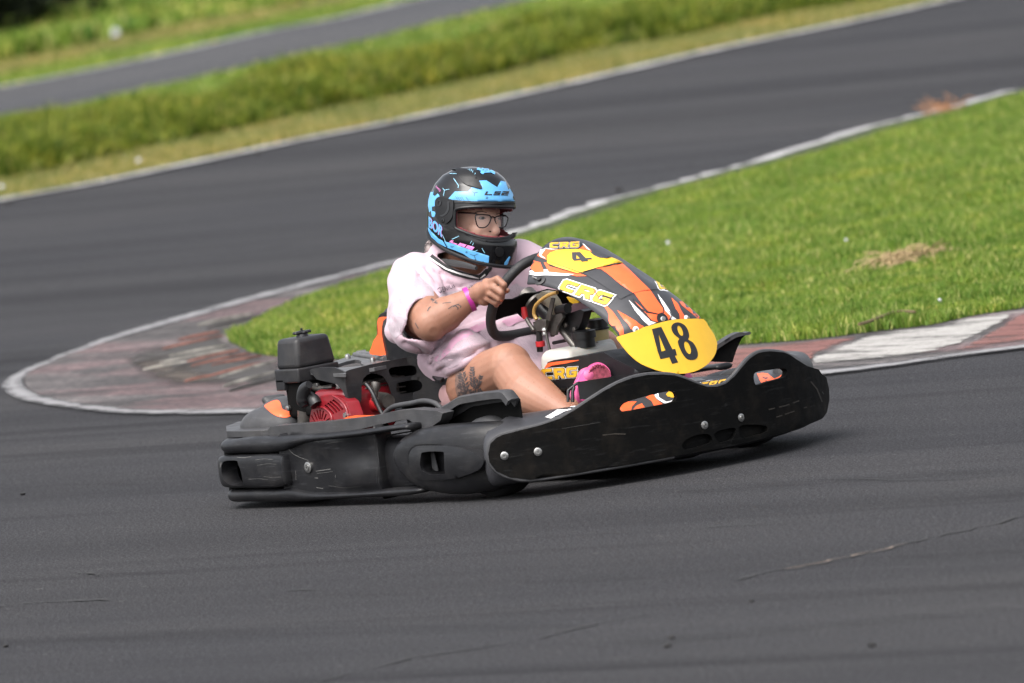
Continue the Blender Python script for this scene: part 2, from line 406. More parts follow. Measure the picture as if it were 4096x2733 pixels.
# kerb: raised concrete apron between K_out and K_in
def loop_dist(P):
    d = [0]
    for a, b in zip(P, P[1:]): d.append(d[-1]+(b-a).length)
    return d
KO = smooth2(K_out, 6); KM = smooth2(K_mid, 6); KI = smooth2(K_in, 6)
def at_frac(P, f):
    d = loop_dist(P); s = f*d[-1]
    for i in range(len(P)-1):
        if d[i+1] >= s: return P[i]+(P[i+1]-P[i])*((s-d[i])/max(1e-9, d[i+1]-d[i]))
    return P[-1]
infield = list(LA_near)+KI+[KI[-1]+(LA_near[0]-KI[-1])*.5+Vector((3, 0))]
kerb_poly = [p for p in KO]+list(reversed(KI))
EDGE_LATER = True
def kerb_mat():
    m, t, p = nodes('worn_kerb_concrete'); v = coords(t)
    def st(rx, sx, sy):
        n = t.nodes.new('ShaderNodeMapping'); n.inputs['Rotation'].default_value = (0, 0, -rx); n.inputs['Scale'].default_value = (sx, sy, 1); t.links.new(v, n.inputs[0]); return n.outputs[0]
    base = ramp(t, noise(t, st(ang_k, .5, 2.2), 1, 9, .7), [(.34, (.022, .020, .020)), (.48, (.052, .047, .047)), (.59, (.10, .09, .09)), (.70, (.19, .172, .168))])
    pk = ramp(t, noise(t, st(ang_k, .45, 1.3), .9, 5, .6, .3), [(.50, (0, 0, 0)), (.56, (.75, .75, .75))]); c = mix(t, pk, base, mix(t, .5, base, (.15, .080, .085)))
    f = ramp(t, noise(t, st(ang_k, 1.2, 14), 1, 8, .75), [(.36, (.45, .43, .42)), (.5, (1, 1, 1)), (.66, (1.5, 1.45, 1.4))]); c = mix(t, 1, c, f, 'MULTIPLY')
    f = ramp(t, noise(t, v, 26, 6, .85), [(.38, (.35, .34, .34)), (.5, (1, 1, 1)), (.62, (1.8, 1.7, 1.65))]); c = mix(t, 1, c, f, 'MULTIPLY')
    t.links.new(c, p.inputs['Base Color']); p.inputs['Roughness'].default_value = .85; bump(t, p, noise(t, v, 30, 6, .8), .8, .01); return m
kap = flat_sheet('kerb', KM+list(reversed(KI)), kerb_mat(), .010)
SC = .6383
def c3(L): return [(a*SC, 900+b*SC) for a, b in L]
def c4(L): return [(2800+a*.6378, 700+b*.6378) for a, b in L]
def kband(pts, mm, z=.016): 
    P = smooth2(G2(pts)+G2(pts[:1]), 3)[:-1]
    V, F = tri2d([(p[0], p[1]) for p in P]); return mesh_obj('painted_band', [(a, b, z) for a, b in V], F, mm, kap)
def stain_mat(name, col, sc=6, lo=.35, hi=.6, amount=.9, stretch=.25, ang=None):
    m, t, p = nodes(name); v = coords(t); n = t.nodes.new('ShaderNodeMapping'); n.inputs['Rotation'].default_value = (0, 0, -(ang_k if ang is None else ang)); n.inputs['Scale'].default_value = (stretch, 1, 1); t.links.new(v, n.inputs[0])
    f = noise(t, n.outputs[0], sc, 9, .72, .2); a = N(t, 'ShaderNodeAttribute', attribute_name='fade')
    ad = N(t, 'ShaderNodeMath', operation='MULTIPLY_ADD'); t.links.new(a.outputs['Fac'], ad.inputs[0]); ad.inputs[1].default_value = .45; ad.inputs[2].default_value = -.40
    sm = N(t, 'ShaderNodeMath', operation='ADD'); t.links.new(ad.outputs[0], sm.inputs[0]); t.links.new(f, sm.inputs[1])
    al = ramp(t, sm.outputs[0], [(lo, (0, 0, 0)), (hi, (amount,)*3)]); fm = N(t, 'ShaderNodeMath', operation='MULTIPLY', use_clamp=True); t.links.new(al, fm.inputs[0])
    ss = ramp(t, a.outputs['Fac'], [(0, (0, 0, 0)), (.5, (1, 1, 1))]); t.links.new(ss, fm.inputs[1])
    c = ramp(t, noise(t, v, 45, 5, .8), [(.3, tuple(k*.6 for k in col)), (.7, tuple(min(1, k*1.35) for k in col))]); t.links.new(c, p.inputs['Base Color'])
    p.inputs['Roughness'].default_value = .85; t.links.new(fm.outputs[0], p.inputs['Alpha']); return m
def stain(name, px, mm, z, fade=14, step=10, parent=None):
    """worn paint or rubber lying on the ground, its edges dissolving"""
    V, F = tri2d(px, (), step); P = np.array(V); best = np.full(len(P), 1e9); Q = np.array([(a, b) for a, b in px], float); n = len(Q)
    for i in range(n):
        a = Q[i]; e = Q[(i+1) % n]-a; L = (e @ e) or 1e-9; t = np.clip(((P-a) @ e)/L, 0, 1); best = np.minimum(best, np.hypot(*(P-a-t[:, None]*e).T))
    vs = [ground(*v) for v in V]; o = mesh_obj(name, [(v.x, v.y, z) for v in vs], F, mm, parent, smooth='all')
    at_ = o.data.attributes.new('fade', 'FLOAT', 'POINT'); at_.data.foreach_set('value', np.clip(best/fade, 0, 1).astype(np.float32))
    if not parent: tag(o, kind='structure')
    return o
mk_pink = stain_mat('faded_pink_paint', (.17, .105, .115), 3.5, .34, .56, .7); mk_dark = stain_mat('rubber_black', (.040, .035, .032), 4, .16, .48, .9); mk_white = stain_mat('chalky_white', (.24, .23, .215), 11, .40, .62, .7, .15)
mk_red = stain_mat('worn_red', (.17, .075, .062), 10, .38, .60, .75, .15); mk_brown = stain_mat('grimy_brown', (.075, .058, .045), 5, .3, .5, .8)
mk_kw = stain_mat('kerb_white_remnant', (.34, .325, .305), 9, .36, .56, .92, .2); mk_kr = stain_mat('kerb_red_remnant', (.19, .078, .066), 9, .30, .54, .85, .2); mk_kd = stain_mat('kerb_rubber_scuff', (.045, .038, .033), 9, .34, .52, .9, .12)
for L, mm, fd, z_ in ((c4([(-300,1130),(0,1108),(230,1083),(700,1050),(1110,998),(980,1060),(820,1115),(735,1155),(660,1240),(300,1275),(-300,1330)]), mk_kr, 18, .0125), (c4([(1090,1000),(1450,960),(1700,908),(2030,860),(1915,950),(1775,1025),(1640,1092),(1455,1147),(1100,1192),(800,1225),(700,1235),(690,1160),(790,1120),(960,1058)]), mk_kw, 16, .0145),
    (c4([(2040,858),(2600,760),(2600,1010),(2032,1078),(1700,1118),(1430,1155),(1620,1098),(1765,1025),(1905,950)]), mk_kr, 16, .0135), (c4([(760,1180),(900,1120),(1150,1050),(1500,1020),(1560,1040),(1300,1110),(1000,1180),(860,1190)]), mk_kd, 60, .0165), (c4([(1250,1150),(1450,1080),(1800,1010),(1850,1020),(1600,1110),(1400,1140)]), mk_kd, 50, .017)):
    stain('painted_band', L, mm, z_, fd, 12, kap)
for z_, (L, mm) in enumerate([(c3([(640,742),(900,650),(1170,590),(1500,555),(1750,500),(2000,440),(2330,300),(2330,320),(2000,456),(1700,545),(1400,605),(1200,665),(1000,705),(800,740)]), mk_pink),
    (c3([(330,880),(560,850),(740,840),(800,890),(740,930),(420,960),(250,985),(170,1010),(165,960),(230,915)]), mk_pink), (c3([(330,1080),(620,1030),(800,1000),(930,960),(1150,985),(1080,1040),(800,1090),(600,1130),(480,1125)]), mk_pink),
    (c3([(950,1150),(1200,1100),(1500,1060),(1760,1020),(1760,1110),(1500,1160),(1200,1170)]), mk_pink),
    (c3([(740,850),(900,760),(1200,690),(1450,610),(1700,520),(1980,430),(1990,470),(1700,575),(1540,670),(1430,735),(1500,790),(1720,845),(1780,870),(1780,1010),(1500,1070),(1100,1050),(850,970)]), mk_dark),
    (c3([(750,830),(1000,800),(1300,900),(1500,960),(1700,980),(1500,1060),(1150,1070),(860,980)]), mk_brown),
    (c3([(1000,705),(1300,640),(1560,575),(1640,580),(1400,655),(1180,725),(1000,765)]), mk_white), (c3([(740,880),(900,800),(1100,735),(1290,690),(1400,700),(1150,790),(960,845),(800,890)]), mk_red),
    (c3([(1150,900),(1420,830),(1560,815),(1640,850),(1420,910),(1300,975),(1150,965)]), mk_red), (c3([(1330,995),(1560,900),(1770,850),(1770,950),(1500,1040),(1330,1050)]), mk_white),
    (c3([(500,880),(700,790),(900,740),(1040,745),(880,820),(700,850),(560,870)]), stain_mat('grey_film', (.17, .16, .165), 4, .3, .5, .6))]):
    stain('paint_remnant', L, mm, .0118+.0006*z_, 70, 12, kap)
m_ridge = [mat('ridge_white', (.21, .195, .17), .9, var=.6, scale=9), mat('ridge_red', (.19, .08, .06), .9, var=.6, scale=9), mat('ridge_dark', (.05, .045, .042), .9, var=.4, scale=9)]
rl = [((1020,800),(1400,715),1),((1040,850),(1420,778),0),((1000,888),(1440,802),0),((1180,880),(1500,805),1),((1200,908),(1570,825),1),((1330,903),(1640,842),1),((1300,975),(1640,888),1),((1380,978),(1740,872),0),
      ((1160,1005),(1330,965),1),((1400,1035),(1740,940),0),((840,895),(1130,830),2),((1240,650),(1590,575),0),((1300,668),(1630,592),2),((1080,925),(1330,868),2),((1120,742),(1380,688),1),((900,930),(1180,878),0),((1440,1062),(1740,985),2),((980,960),(1260,915),2)]
for (a, b, k) in rl:
    A, B = G2(c3([a, b])); d = (B-A); n = Vector((-d.y, d.x)).normalized(); P = [A+d*(i/20) for i in range(21)]
    bm = bmesh.new(); rings = []; ph = random.random()*9
    for i, p in enumerate(P):
        e = math.sin(math.pi*i/20)**.5; w = .012*(.25+.75*e)*(1+.15*math.sin(i*.9+ph)); h = .006*e
        rings.append([Vector((*(p-n*w), .012)), Vector((*(p-n*w*.5), .018+h)), Vector((*(p+n*w*.5), .018+h)), Vector((*(p+n*w), .012))])
    loft_bm(bm, rings); bm_obj('kerb_ridge', bm, m_ridge[k], kap, smooth=60)

# edge line painted round the kerb, dissolving at its rims
def px_of(P): return [proj((p.x, p.y, 0)) for p in P]
def in_px(p): return -500 < proj((p.x, p.y, 0))[0] < 4500
mk_edge = stain_mat('scuffed_edge_paint', (.25, .245, .25), 6, .22, .56, .85, .4)
K0 = [p for p in resample(KO, .25) if in_px(p)]; KMr = resample(KM, .1); Vv = []; Ff = []; Fa = []
for p in K0:
    q = min(KMr, key=lambda r: (r-p).length_squared)
    q = q if (q-p).length > .10 else p+(q-p).normalized()*.10
    for t_, f_ in ((0, 0), (.12, .55), (.5, 1), (.88, .7), (1.0, 0)): w_ = p+(q-p)*t_; Vv.append((w_.x, w_.y, .0125)); Fa.append(f_)
for i in range(len(K0)-1):
    for k in range(4): Ff.append((i*5+k, i*5+k+1, (i+1)*5+k+1, (i+1)*5+k))
el = tag(mesh_obj('edge_line', Vv, Ff, mk_edge, None, smooth='all'), kind='structure')
el.data.attributes.new('fade', 'FLOAT', 'POINT').data.foreach_set('value', np.array(Fa, np.float32))
# rubber laid down by tyres: long faint bands
mk_tyre = stain_mat('tyre_rubber_band', (.028, .028, .029), 1.6, .30, .70, .55, .07, ang_0)
for (a, b, c_, d_, w) in [(a_, b_, c__, d__, w_*2.0) for a_, b_, c__, d__, w_ in [(0,2150,1150,2110,34), (900,2360,2700,2320,40), (2100,2290,4096,2170,46), (0,1950,860,1900,22), (300,2520,2300,2470,36), (2400,2560,4096,2400,34), (1700,2080,3400,1990,26), (2600,1960,4096,1850,24), (-50,2290,1300,2260,26)]]:
    stain('tyre_mark', scurve([(a, b), ((a+c_)/2, (b+d_)/2-8), (c_, d_), (c_, d_+w), ((a+c_)/2, (b+d_)/2+w), (a, b+w)], 4), mk_tyre, .003+.0004*random.random(), w*.9, 30)
mk_tyre2 = stain_mat('tyre_rubber_band_far', (.030, .030, .031), 3, .36, .75, .6, .05, ang_A)
for (a, b, c_, d_, w) in [(1500,960,4096,300,14), (2300,800,4096,250,10), (900,1000,2800,640,10), (0,1180,1500,905,12), (1900,700,4096,120,10)]:
    stain('tyre_mark', [(a, b), ((a+c_)/2, (b+d_)/2+14), (c_, d_), (c_, d_+w), ((a+c_)/2, (b+d_)/2+w+14), (a, b+w)], mk_tyre2, .003, w*.5, 20)
# thin asphalt cracks: dark, slightly sunken seams drawn as ragged ribbons
m_crack = mat('crack_filler', (.022, .021, .021), .9); m_sand = mat('crack_sand', (.17, .13, .10), .95, var=.3, scale=60)
def crack(px, w, mm=m_crack, z=.004):
    P = resample(smooth2(G2(px), 5), .12); A = []; B = []
    for i, p in enumerate(P):
        t = (P[min(i+1, len(P)-1)]-P[max(i-1, 0)]).normalized(); n = Vector((-t.y, t.x)); o = n*random.gauss(0, w*.6)
        q = w*(.12+.55*random.random()**1.5); A.append(p+o-n*q); B.append(p+o+n*q)
    ribbon('asphalt_crack', A, B, mm, z)
def c5(L): return [(a*.851, 1800+b*.851) for a, b in L]
def c6(L): return [(2000+a*.892, 1800+b*.892) for a, b in L]
crack(c5([(-200,745),(20,735),(150,722),(400,712),(520,707)]), .016)
crack(c5([(0,178),(150,150),(300,122),(470,95)]), .008)
crack(c5([(1480,1096),(1900,990),(2150,950),(2350,915)])+c6([(160,850),(400,790),(650,742)]), .018)
crack(c6([(1060,585),(1180,556),(1340,520),(1560,480),(1700,447),(1890,408),(2100,360),(2350,300)]), .02)
crack(c6([(1280,543),(1440,512),(1560,487),(1720,453),(1830,428)]), .014, m_sand, .006)
crack(c6([(400,380),(700,368),(1000,345),(1300,330)]), .008)
crack(c6([(1000,135),(1500,132),(1900,140),(2350,110)]), .006)
crack(c5([(340,590),(410,583),(480,592)]), .02); crack(c5([(1350,664),(1500,662)]), .012); crack(c5([(760,70),(830,66)]), .012)
crack([(900,1035),(1500,985),(2040,940)], .010)
for (a, b, s) in [(2672, 2590, .012), (2688, 2557, .012), (3490, 2588, .012), (22, 2590, .010), (92, 1981, .010), (2475, 765, .02), (1034, 615, .03), (35, 815, .03), (3005, 2410, .009), (860, 648, .02)]:
    p = ground(a, b); bm = bmesh.new(); bmesh.ops.create_icosphere(bm, subdivisions=1, radius=s)
    for v in bm.verts: v.co *= random.uniform(.7, 1.2)
    bmesh.ops.scale(bm, vec=(1.3, 1, .7), verts=bm.verts)
    o = bm_obj('rubber_crumb', bm, m_crack, None, smooth=60); o.location = (p.x, p.y, s*.4)
    tag(o, {2672: 'dark rubber crumb nearest the bottom edge, lower of a close pair', 2688: 'dark rubber crumb just above its twin on near asphalt', 3490: 'lone dark crumb on the asphalt at bottom right',
            22: 'dark crumb on the near asphalt at the bottom left edge', 92: 'dark crumb beside the left edge below the kerb loop', 2475: 'dark lump lying right of the helmet near the infield white line',
            1034: 'dark lump beside far white line, above the kerb loop', 35: 'dark lump under the far white line at left edge', 3005: 'small dark crumb on near asphalt below the kart nose', 860: 'small dark chip just under the far white line'}[a], 'rubber crumb', 'dark crumbs scattered on the asphalt')

# ---- turf
flat_sheet('infield', infield, m_soil, .012)
g1 = LA_far+list(reversed(LB_near)); flat_sheet('verge', g1, m_soil, .006)
tan = G2([(0,742),(252,695),(586,620),(933,545),(1089,511),(1600,415),(2258,285),(2800,175)])
def strip(name, A, B, mm, z): ribbon(name, resample(smooth2(A, 4), 1), resample(smooth2(B, 4), 1), mm, z)
VIS = [(-500, -400), (4600, -400), (4600, 3100), (-500, 3100)]
def in_view(x, y, mgn=350):
    q = Vector((x, y, 0))-CAM; w = q.dot(CF); a = 2048+FPX*q.dot(CR)/w; b = 1366.5-FPX*q.dot(CU)/w
    return -mgn < a < 4096+mgn and -mgn-100 < b < 2733+mgn
def proj_np(P):
    q = P-np.array(CAM); w = q @ np.array(CF); return 2048+FPX*(q @ np.array(CR))/w, 1366.5-FPX*(q @ np.array(CU))/w
def inside_np(P, poly):
    c = np.zeros(len(P), bool); n = len(poly); j = n-1
    for i in range(n):
        xi, yi = poly[i][0], poly[i][1]; xj, yj = poly[j][0], poly[j][1]
        k = ((yi > P[:, 1]) != (yj > P[:, 1])) & (P[:, 0] < (xj-xi)*(P[:, 1]-yi)/((yj-yi) if yj != yi else 1e-9)+xi); c ^= k; j = i
    return c
def vnoise(P, s, seed=0):
    """smooth value noise on the ground plane"""
    Q = P*s+seed*17.3; i = np.floor(Q).astype(int); f = Q-i; f = f*f*(3-2*f)
    def h(a, b): 
        v = np.sin(a*127.1+b*311.7+seed*13.7)*43758.5453; return v-np.floor(v)
    return (h(i[:,0], i[:,1])*(1-f[:,0])+h(i[:,0]+1, i[:,1])*f[:,0])*(1-f[:,1])+(h(i[:,0], i[:,1]+1)*(1-f[:,0])+h(i[:,0]+1, i[:,1]+1)*f[:,0])*f[:,1]
def grass(name, poly, n, h, w, mat_, label, z=.0, lean=.5, hfn=None, segs=2, mgn=300, zfn=None, dens=None, cat='grass'):
    """individual blades, scattered evenly over the ground polygon (only the stretch the photo could see)"""
    A = np.array([(p[0], p[1]) for p in poly]); A = A[::2] if len(A) > 60 and name != 'infield_grass' else A; lo, hi = A.min(0), A.max(0)
    # limit the box to the visible wedge
    cand = []
    got = 0; tries = 0
    # wedge sampling: distance along the view and lateral offset
    cc = np.array(c0); dvn = np.array(dv); rvn = np.array(rv)
    rel = (A-cc) @ dvn; d0, d1 = max(8, rel.min()), min(rel.max(), 260)
    while got < n and tries < 60:
        k = n*3; dd = d0*(d1/d0)**RNG.random(k)           # nearer ground gets more blades
        wd = dd*(4096+2*mgn)/FPX/2
        P = cc+dvn*dd[:, None]+rvn*((RNG.random(k)*2-1)*wd)[:, None]
        u, v = proj_np(np.c_[P, np.zeros(len(P))]); P = P[(u > -mgn) & (u < 4096+mgn) & (v > -mgn-150) & (v < 2733+mgn)]
        P = P[inside_np(P, A)]
        if dens is not None: P = P[RNG.random(len(P)) < dens(P)]
        cand.append(P); got += len(P); tries += 1
    P = np.concatenate(cand)[:n]; n = len(P)
    hh = h*(.55+.9*RNG.random(n))
    if hfn is not None: hh = hh*hfn(P)
    a = RNG.random(n)*2*np.pi; ww = w*(.6+.8*RNG.random(n)); la = RNG.random(n)*2*np.pi; ll = lean*RNG.random(n)*hh
    sx, sy = np.cos(a)*ww, np.sin(a)*ww; lx, ly = np.cos(la)*ll, np.sin(la)*ll
    zz = np.full(n, z) if zfn is None else z+zfn(P)
    nv = 2*segs+1; V = np.zeros((n, nv, 3), np.float32)
    for s in range(segs):
        t = s/segs; k = 1-t*.35
        for q, sg in ((0, -1), (1, 1)):
            V[:, 2*s+q, 0] = P[:, 0]+sg*sx*k*.5+lx*t*t; V[:, 2*s+q, 1] = P[:, 1]+sg*sy*k*.5+ly*t*t; V[:, 2*s+q, 2] = zz+hh*t
    V[:, -1, 0] = P[:, 0]+lx; V[:, -1, 1] = P[:, 1]+ly; V[:, -1, 2] = zz+hh*(1-.25*ll/np.maximum(hh, 1e-6))
    base = (np.arange(n)*nv)[:, None]; tri = []
    for s in range(segs-1): b = 2*s; tri += [[b, b+1, b+3], [b, b+3, b+2]]
    b = 2*(segs-1); tri.append([b, b+1, b+2]); tri = np.array(tri)
    F = (base[:, :, None]+tri[None]).reshape(-1, 3).astype(np.int32)
    me = bpy.data.meshes.new(name); me.vertices.add(n*nv); me.vertices.foreach_set('co', V.reshape(-1))
    me.loops.add(F.size); me.loops.foreach_set('vertex_index', F.reshape(-1)); me.polygons.add(len(F))
    me.polygons.foreach_set('loop_start', np.arange(0, F.size, 3, dtype=np.int32)); me.polygons.foreach_set('loop_total', np.full(len(F), 3, np.int32))
    at_ = me.attributes.new('blade', 'FLOAT', 'POINT'); at_.data.foreach_set('value', np.repeat(RNG.random(n), nv).astype(np.float32))
    me.update(calc_edges=True); me.materials.append(mat_)
    o = bpy.data.objects.new(name, me); COL.objects.link(o); return tag(o, label, cat, None, 'stuff')
def blade_mat(name, stops, patch=.35, dryness=.5):
    m, t, p = nodes(name); v = coords(t)
    a = N(t, 'ShaderNodeAttribute', attribute_name='blade'); c = ramp(t, a.outputs['Fac'], stops)
    pn = ramp(t, noise(t, v, patch, 6, .7), [(.36, (.62, .78, .6)), (.5, (1, 1, 1)), (.62, (1.35, 1.12, 1.0))]); c = mix(t, dryness, c, mix(t, 1, c, pn, 'MULTIPLY'))
    p2 = ramp(t, noise(t, v, patch*7, 5, .7), [(.35, (.6, .7, .55)), (.5, (1, 1, 1)), (.65, (1.3, 1.15, .8))]); c = mix(t, .8, c, mix(t, 1, c, p2, 'MULTIPLY'))
    t.links.new(c, p.inputs['Base Color']); p.inputs['Roughness'].default_value = .6; p.inputs['Specular IOR Level'].default_value = .25
    tr = N(t, 'ShaderNodeBsdfTranslucent'); t.links.new(c, tr.inputs[0]); ms = N(t, 'ShaderNodeMixShader'); ms.inputs[0].default_value = .42
    t.links.new(p.outputs[0], ms.inputs[1]); t.links.new(tr.outputs[0], ms.inputs[2]); t.links.new(ms.outputs[0], t.nodes['Material Output'].inputs[0])
    return m
m_gr = blade_mat('lawn_blade', [(0, (0.070, 0.130, 0.016)), (.35, (0.135, 0.235, 0.030)), (.7, (0.215, 0.320, 0.050)), (.93, (0.40, 0.42, 0.12)), (1, (0.680, 0.612, 0.255))], .3)
m_tall = blade_mat('tall_grass_blade', [(0, (.03, .06, .006)), (.35, (.10, .155, .014)), (.7, (.24, .28, .035)), (.95, (.36, .36, .08)), (1, (.42, .34, .14))], .5)
m_drygr = blade_mat('dry_blade', [(0, (.10, .15, .03)), (.4, (.22, .24, .06)), (.75, (.38, .33, .13)), (1, (.50, .42, .2))], .7, .6)
m_dark = blade_mat('dark_blade', [(0, (.012, .022, .006)), (.6, (.03, .05, .01)), (1, (.07, .09, .02))], .3)
QG = 1.0
EDGE = np.array([(p.x, p.y) for p in list(LA_near)+KI[:30]])
def linedist(P, line):
    best = np.full(len(P), 1e9)
    for a, b in zip(line[:-1], line[1:]):
        d = b-a; L = (d @ d) or 1e-9; t = np.clip(((P-a) @ d)/L, 0, 1); best = np.minimum(best, np.hypot(*(P-a-t[:, None]*d).T))
    return best
inf_poly = offset_line(list(LA_near), .22)+smooth2(K_in, 2)+[KI[-1]+Vector((1, 0))]
grass('infield_grass', inf_poly, int(270000*QG), .034, .006, m_gr, 'bright short lawn of the infield between track and kerb', .012, .9, hfn=lambda P: (.6+.9*vnoise(P, 1.1, 3)+.5*(vnoise(P, 4, 5) > .72))*np.clip(linedist(P, EDGE)/.6, .3, 1))
vg_far = T_base+list(reversed(LB_near))
grass('mown_verge_grass', LA_far+list(reversed(T_base)), int(70000*QG), .04, .012, m_drygr, 'dry yellow verge grass along the far white line', .006, .9, hfn=lambda P: .6+.9*vnoise(P, .8, 9))
_bc = {}
def bankd(P):
    if _bc.get('k') is not P: _bc['k'] = P; _bc['v'] = bankd_(P)
    return _bc['v']
def bankd_(P, line=np.array([(p.x, p.y) for p in T_base[::4]+T_base[-1:]])):
    best = np.full(len(P), 1e9)
    for a, b in zip(line[:-1], line[1:]):
        d = b-a; L = (d @ d) or 1e-9; t = np.clip(((P-a) @ d)/L, 0, 1); best = np.minimum(best, np.hypot(*(P-a-t[:, None]*d).T))
    return best
NB = T_base
grass('tall_verge_grass', T_base+list(reversed(LB_near)), int(200000*QG), .215, .020, m_tall, 'tall rough grass bank between the two tracks', .0, .8,
      hfn=lambda P: np.clip(.45+bankd(P)/.5, .45, 1)*(.50+.75*vnoise(P, .9, 2)+.35*vnoise(P, 3, 8))*np.clip((2.0+.5*vnoise(P, .4, 11)-bankd(P))/.9, .15, 1), segs=3, dens=lambda P: (bankd(P) < 2.3+.5*vnoise(P, .6, 12)).astype(float))
grass('bank_lawn', T_base+list(reversed(LB_near)), int(70000*QG), .035, .022, m_gr, 'short lawn on the bank behind the tall grass', .0, .9, dens=lambda P: (bankd(P) > 1.6).astype(float))
fb = ext(G2([(0,347),(354,279),(708,204),(1035,129),(1321,75),(1600,10)]), 60, 60)
perp = Vector((-ang_A*0, 0))
nB = Vector((-(LB_far[-1]-LB_far[0]).normalized().y, (LB_far[-1]-LB_far[0]).normalized().x))
if nB.dot(dv) < 0: nB = -nB
B1 = [p+nB*1.2 for p in LB_far]; B2 = [p+nB*2.6 for p in LB_far]; B3 = [p+nB*40 for p in LB_far]
grass('far_verge_grass', LB_far+list(reversed(B1)), int(30000*QG), .05, .03, m_gr, 'green grass edging the far side of second track', -.02, .8)
flat_sheet('dirt_strip', B1+list(reversed(B2)), m_dry, -.012)
grass('dry_grass_strip', B1+list(reversed(B2)), int(16000*QG), .05, .03, m_drygr, 'sparse dry brown grass beyond second track', -.02, .9, dens=lambda P: vnoise(P, .5, 4))
grass('meadow_grass', B2+list(reversed(B3)), int(140000*QG), .16, .06, m_gr, 'rough green meadow grass rising at the back', -.02, .8, hfn=lambda P: .3+1.3*vnoise(P, .35, 6), segs=3)

# dark bushes in the shade at the far corner
m_bush = blade_mat('bush_leaf', [(0, (.010, .016, .005)), (.5, (.022, .034, .010)), (1, (.05, .065, .02))], .6)
def bush(px, py, w, h, label):
    c = ground(px, py); n = 2600; root = empty('bush', (c.x, c.y, 0)); tag(root, label, 'bush', 'dark bushes at the far corner of the meadow')
    bm = bmesh.new()
    for k in range(7):
        a = random.uniform(0, 6.28); tube_bm(bm, [(0, 0, 0), (.25*w*math.cos(a), .25*w*math.sin(a), h*.45), (.4*w*math.cos(a), .4*w*math.sin(a), h*.8)], [.04, .025, .008], 5)
    bm_obj('stem', bm, M_barkb, root)
    V = []; F = []
    for k in range(n):
        d = Vector((random.gauss(0, 1), random.gauss(0, 1), random.gauss(0, 1))).normalized()*random.random()**.4; lump = 1+.25*math.sin(d.x*7)+.2*math.sin(d.y*9+1)
        p = Vector((d.x*w*.5*lump, d.y*w*.5*lump, h*.5+d.z*h*.5*lump)); s = random.uniform(.04, .09)
        x, y, z = axes(Vector((random.gauss(0, 1), random.gauss(0, 1), random.gauss(.6, 1)))); b = len(V); V += [p-x*s, p+y*s*.5, p+x*s, p-y*s*.5]; F.append((b, b+1, b+2, b+3))
    o = mesh_obj('foliage', V, F, m_bush, root); o['kind'] = 'stuff'
M_barkb = mat('bush_bark', (.05, .04, .03), .9)
for i, (a, b, w, h) in enumerate(((-60, 170, 2.4, 1.1), (130, 95, 2.6, 1.1), (330, 40, 2.4, .8), (-120, 60, 3, 1.6), (180, 10, 3, 1.2), (420, -40, 3, 1.0))):
    bush(a, b, w, h, ['dark bush at the left edge of the far meadow, largest in view', 'dark rounded bush second from the left behind the meadow', 'low dark bush at the right end of the far row', 'tall dark bush at the top left corner, behind the first', 'dark bush half hidden behind the front row', 'dark bush cut by the top of the frame'][i])
# ------------------------------------------------------------------ surfaces that pixels of the photograph are traced onto
def surf_axis(**k):
    (ax, v), = k.items(); i = 'xyz'.index(ax)
    def f(px, py):
        P = at(px, py, **k); n = Vector((0, 0, 0)); n[i] = 1
        if n.dot(CAM-P) < 0: n = -n
        return P, n
    return f
def surf_plane(p, n):
    p = Vector(p); n = Vector(n).normalized()
    def f(px, py):
        d = ray(px, py); P = CAM+d*((p-CAM).dot(n)/d.dot(n)); return P, (n if n.dot(CAM-P) > 0 else -n)
    return f
def surf_path(path, lean=0):
    """vertical wall following a plan curve"""
    Q = [Vector((p[0], p[1])) for p in path]; T = [(Q[min(i+1, len(Q)-1)]-Q[max(i-1, 0)]).normalized() for i in range(len(Q))]
    A = CAM.to_2d()
    def f(px, py, tries=40):
        d = ray(px, py); D = Vector((d.x, d.y)); best = None
        for i in range(len(Q)-1):
            a, b = Q[i], Q[i+1]; e = b-a; den = D.x*e.y-D.y*e.x
            if abs(den) < 1e-9: continue
            w = a-A; t = (w.x*e.y-w.y*e.x)/den; s = (w.x*D.y-w.y*D.x)/den
            lo = -.12/e.length if i == 0 else -1e-6; hi = 1+.12/e.length if i == len(Q)-2 else 1+1e-6
            if lo <= s <= hi and (best is None or t < best[0]): best = (t, i, s)
        if best is None: return f(px+(3 if px < 2048 else -3), py, tries-1) if tries else None
        t, i, s = best; P = CAM+d*t; s2 = max(0, min(1, s)); tt = T[i]*(1-s2)+T[i+1]*s2
        n = Vector((tt.y, -tt.x, 0)).normalized()
        if n.dot(CAM-P) < 0 and abs(n.dot((CAM-P).normalized())) > .05: n = -n
        return P, n
    return f
def surf_tree(tree, off=0):
    def f(px, py):
        d = ray(px, py); h = tree.ray_cast(CAM, d)
        if h[0] is None: return None
        n = h[1] if h[1].dot(d) < 0 else -h[1]; return h[0]+n*off, n
    return f
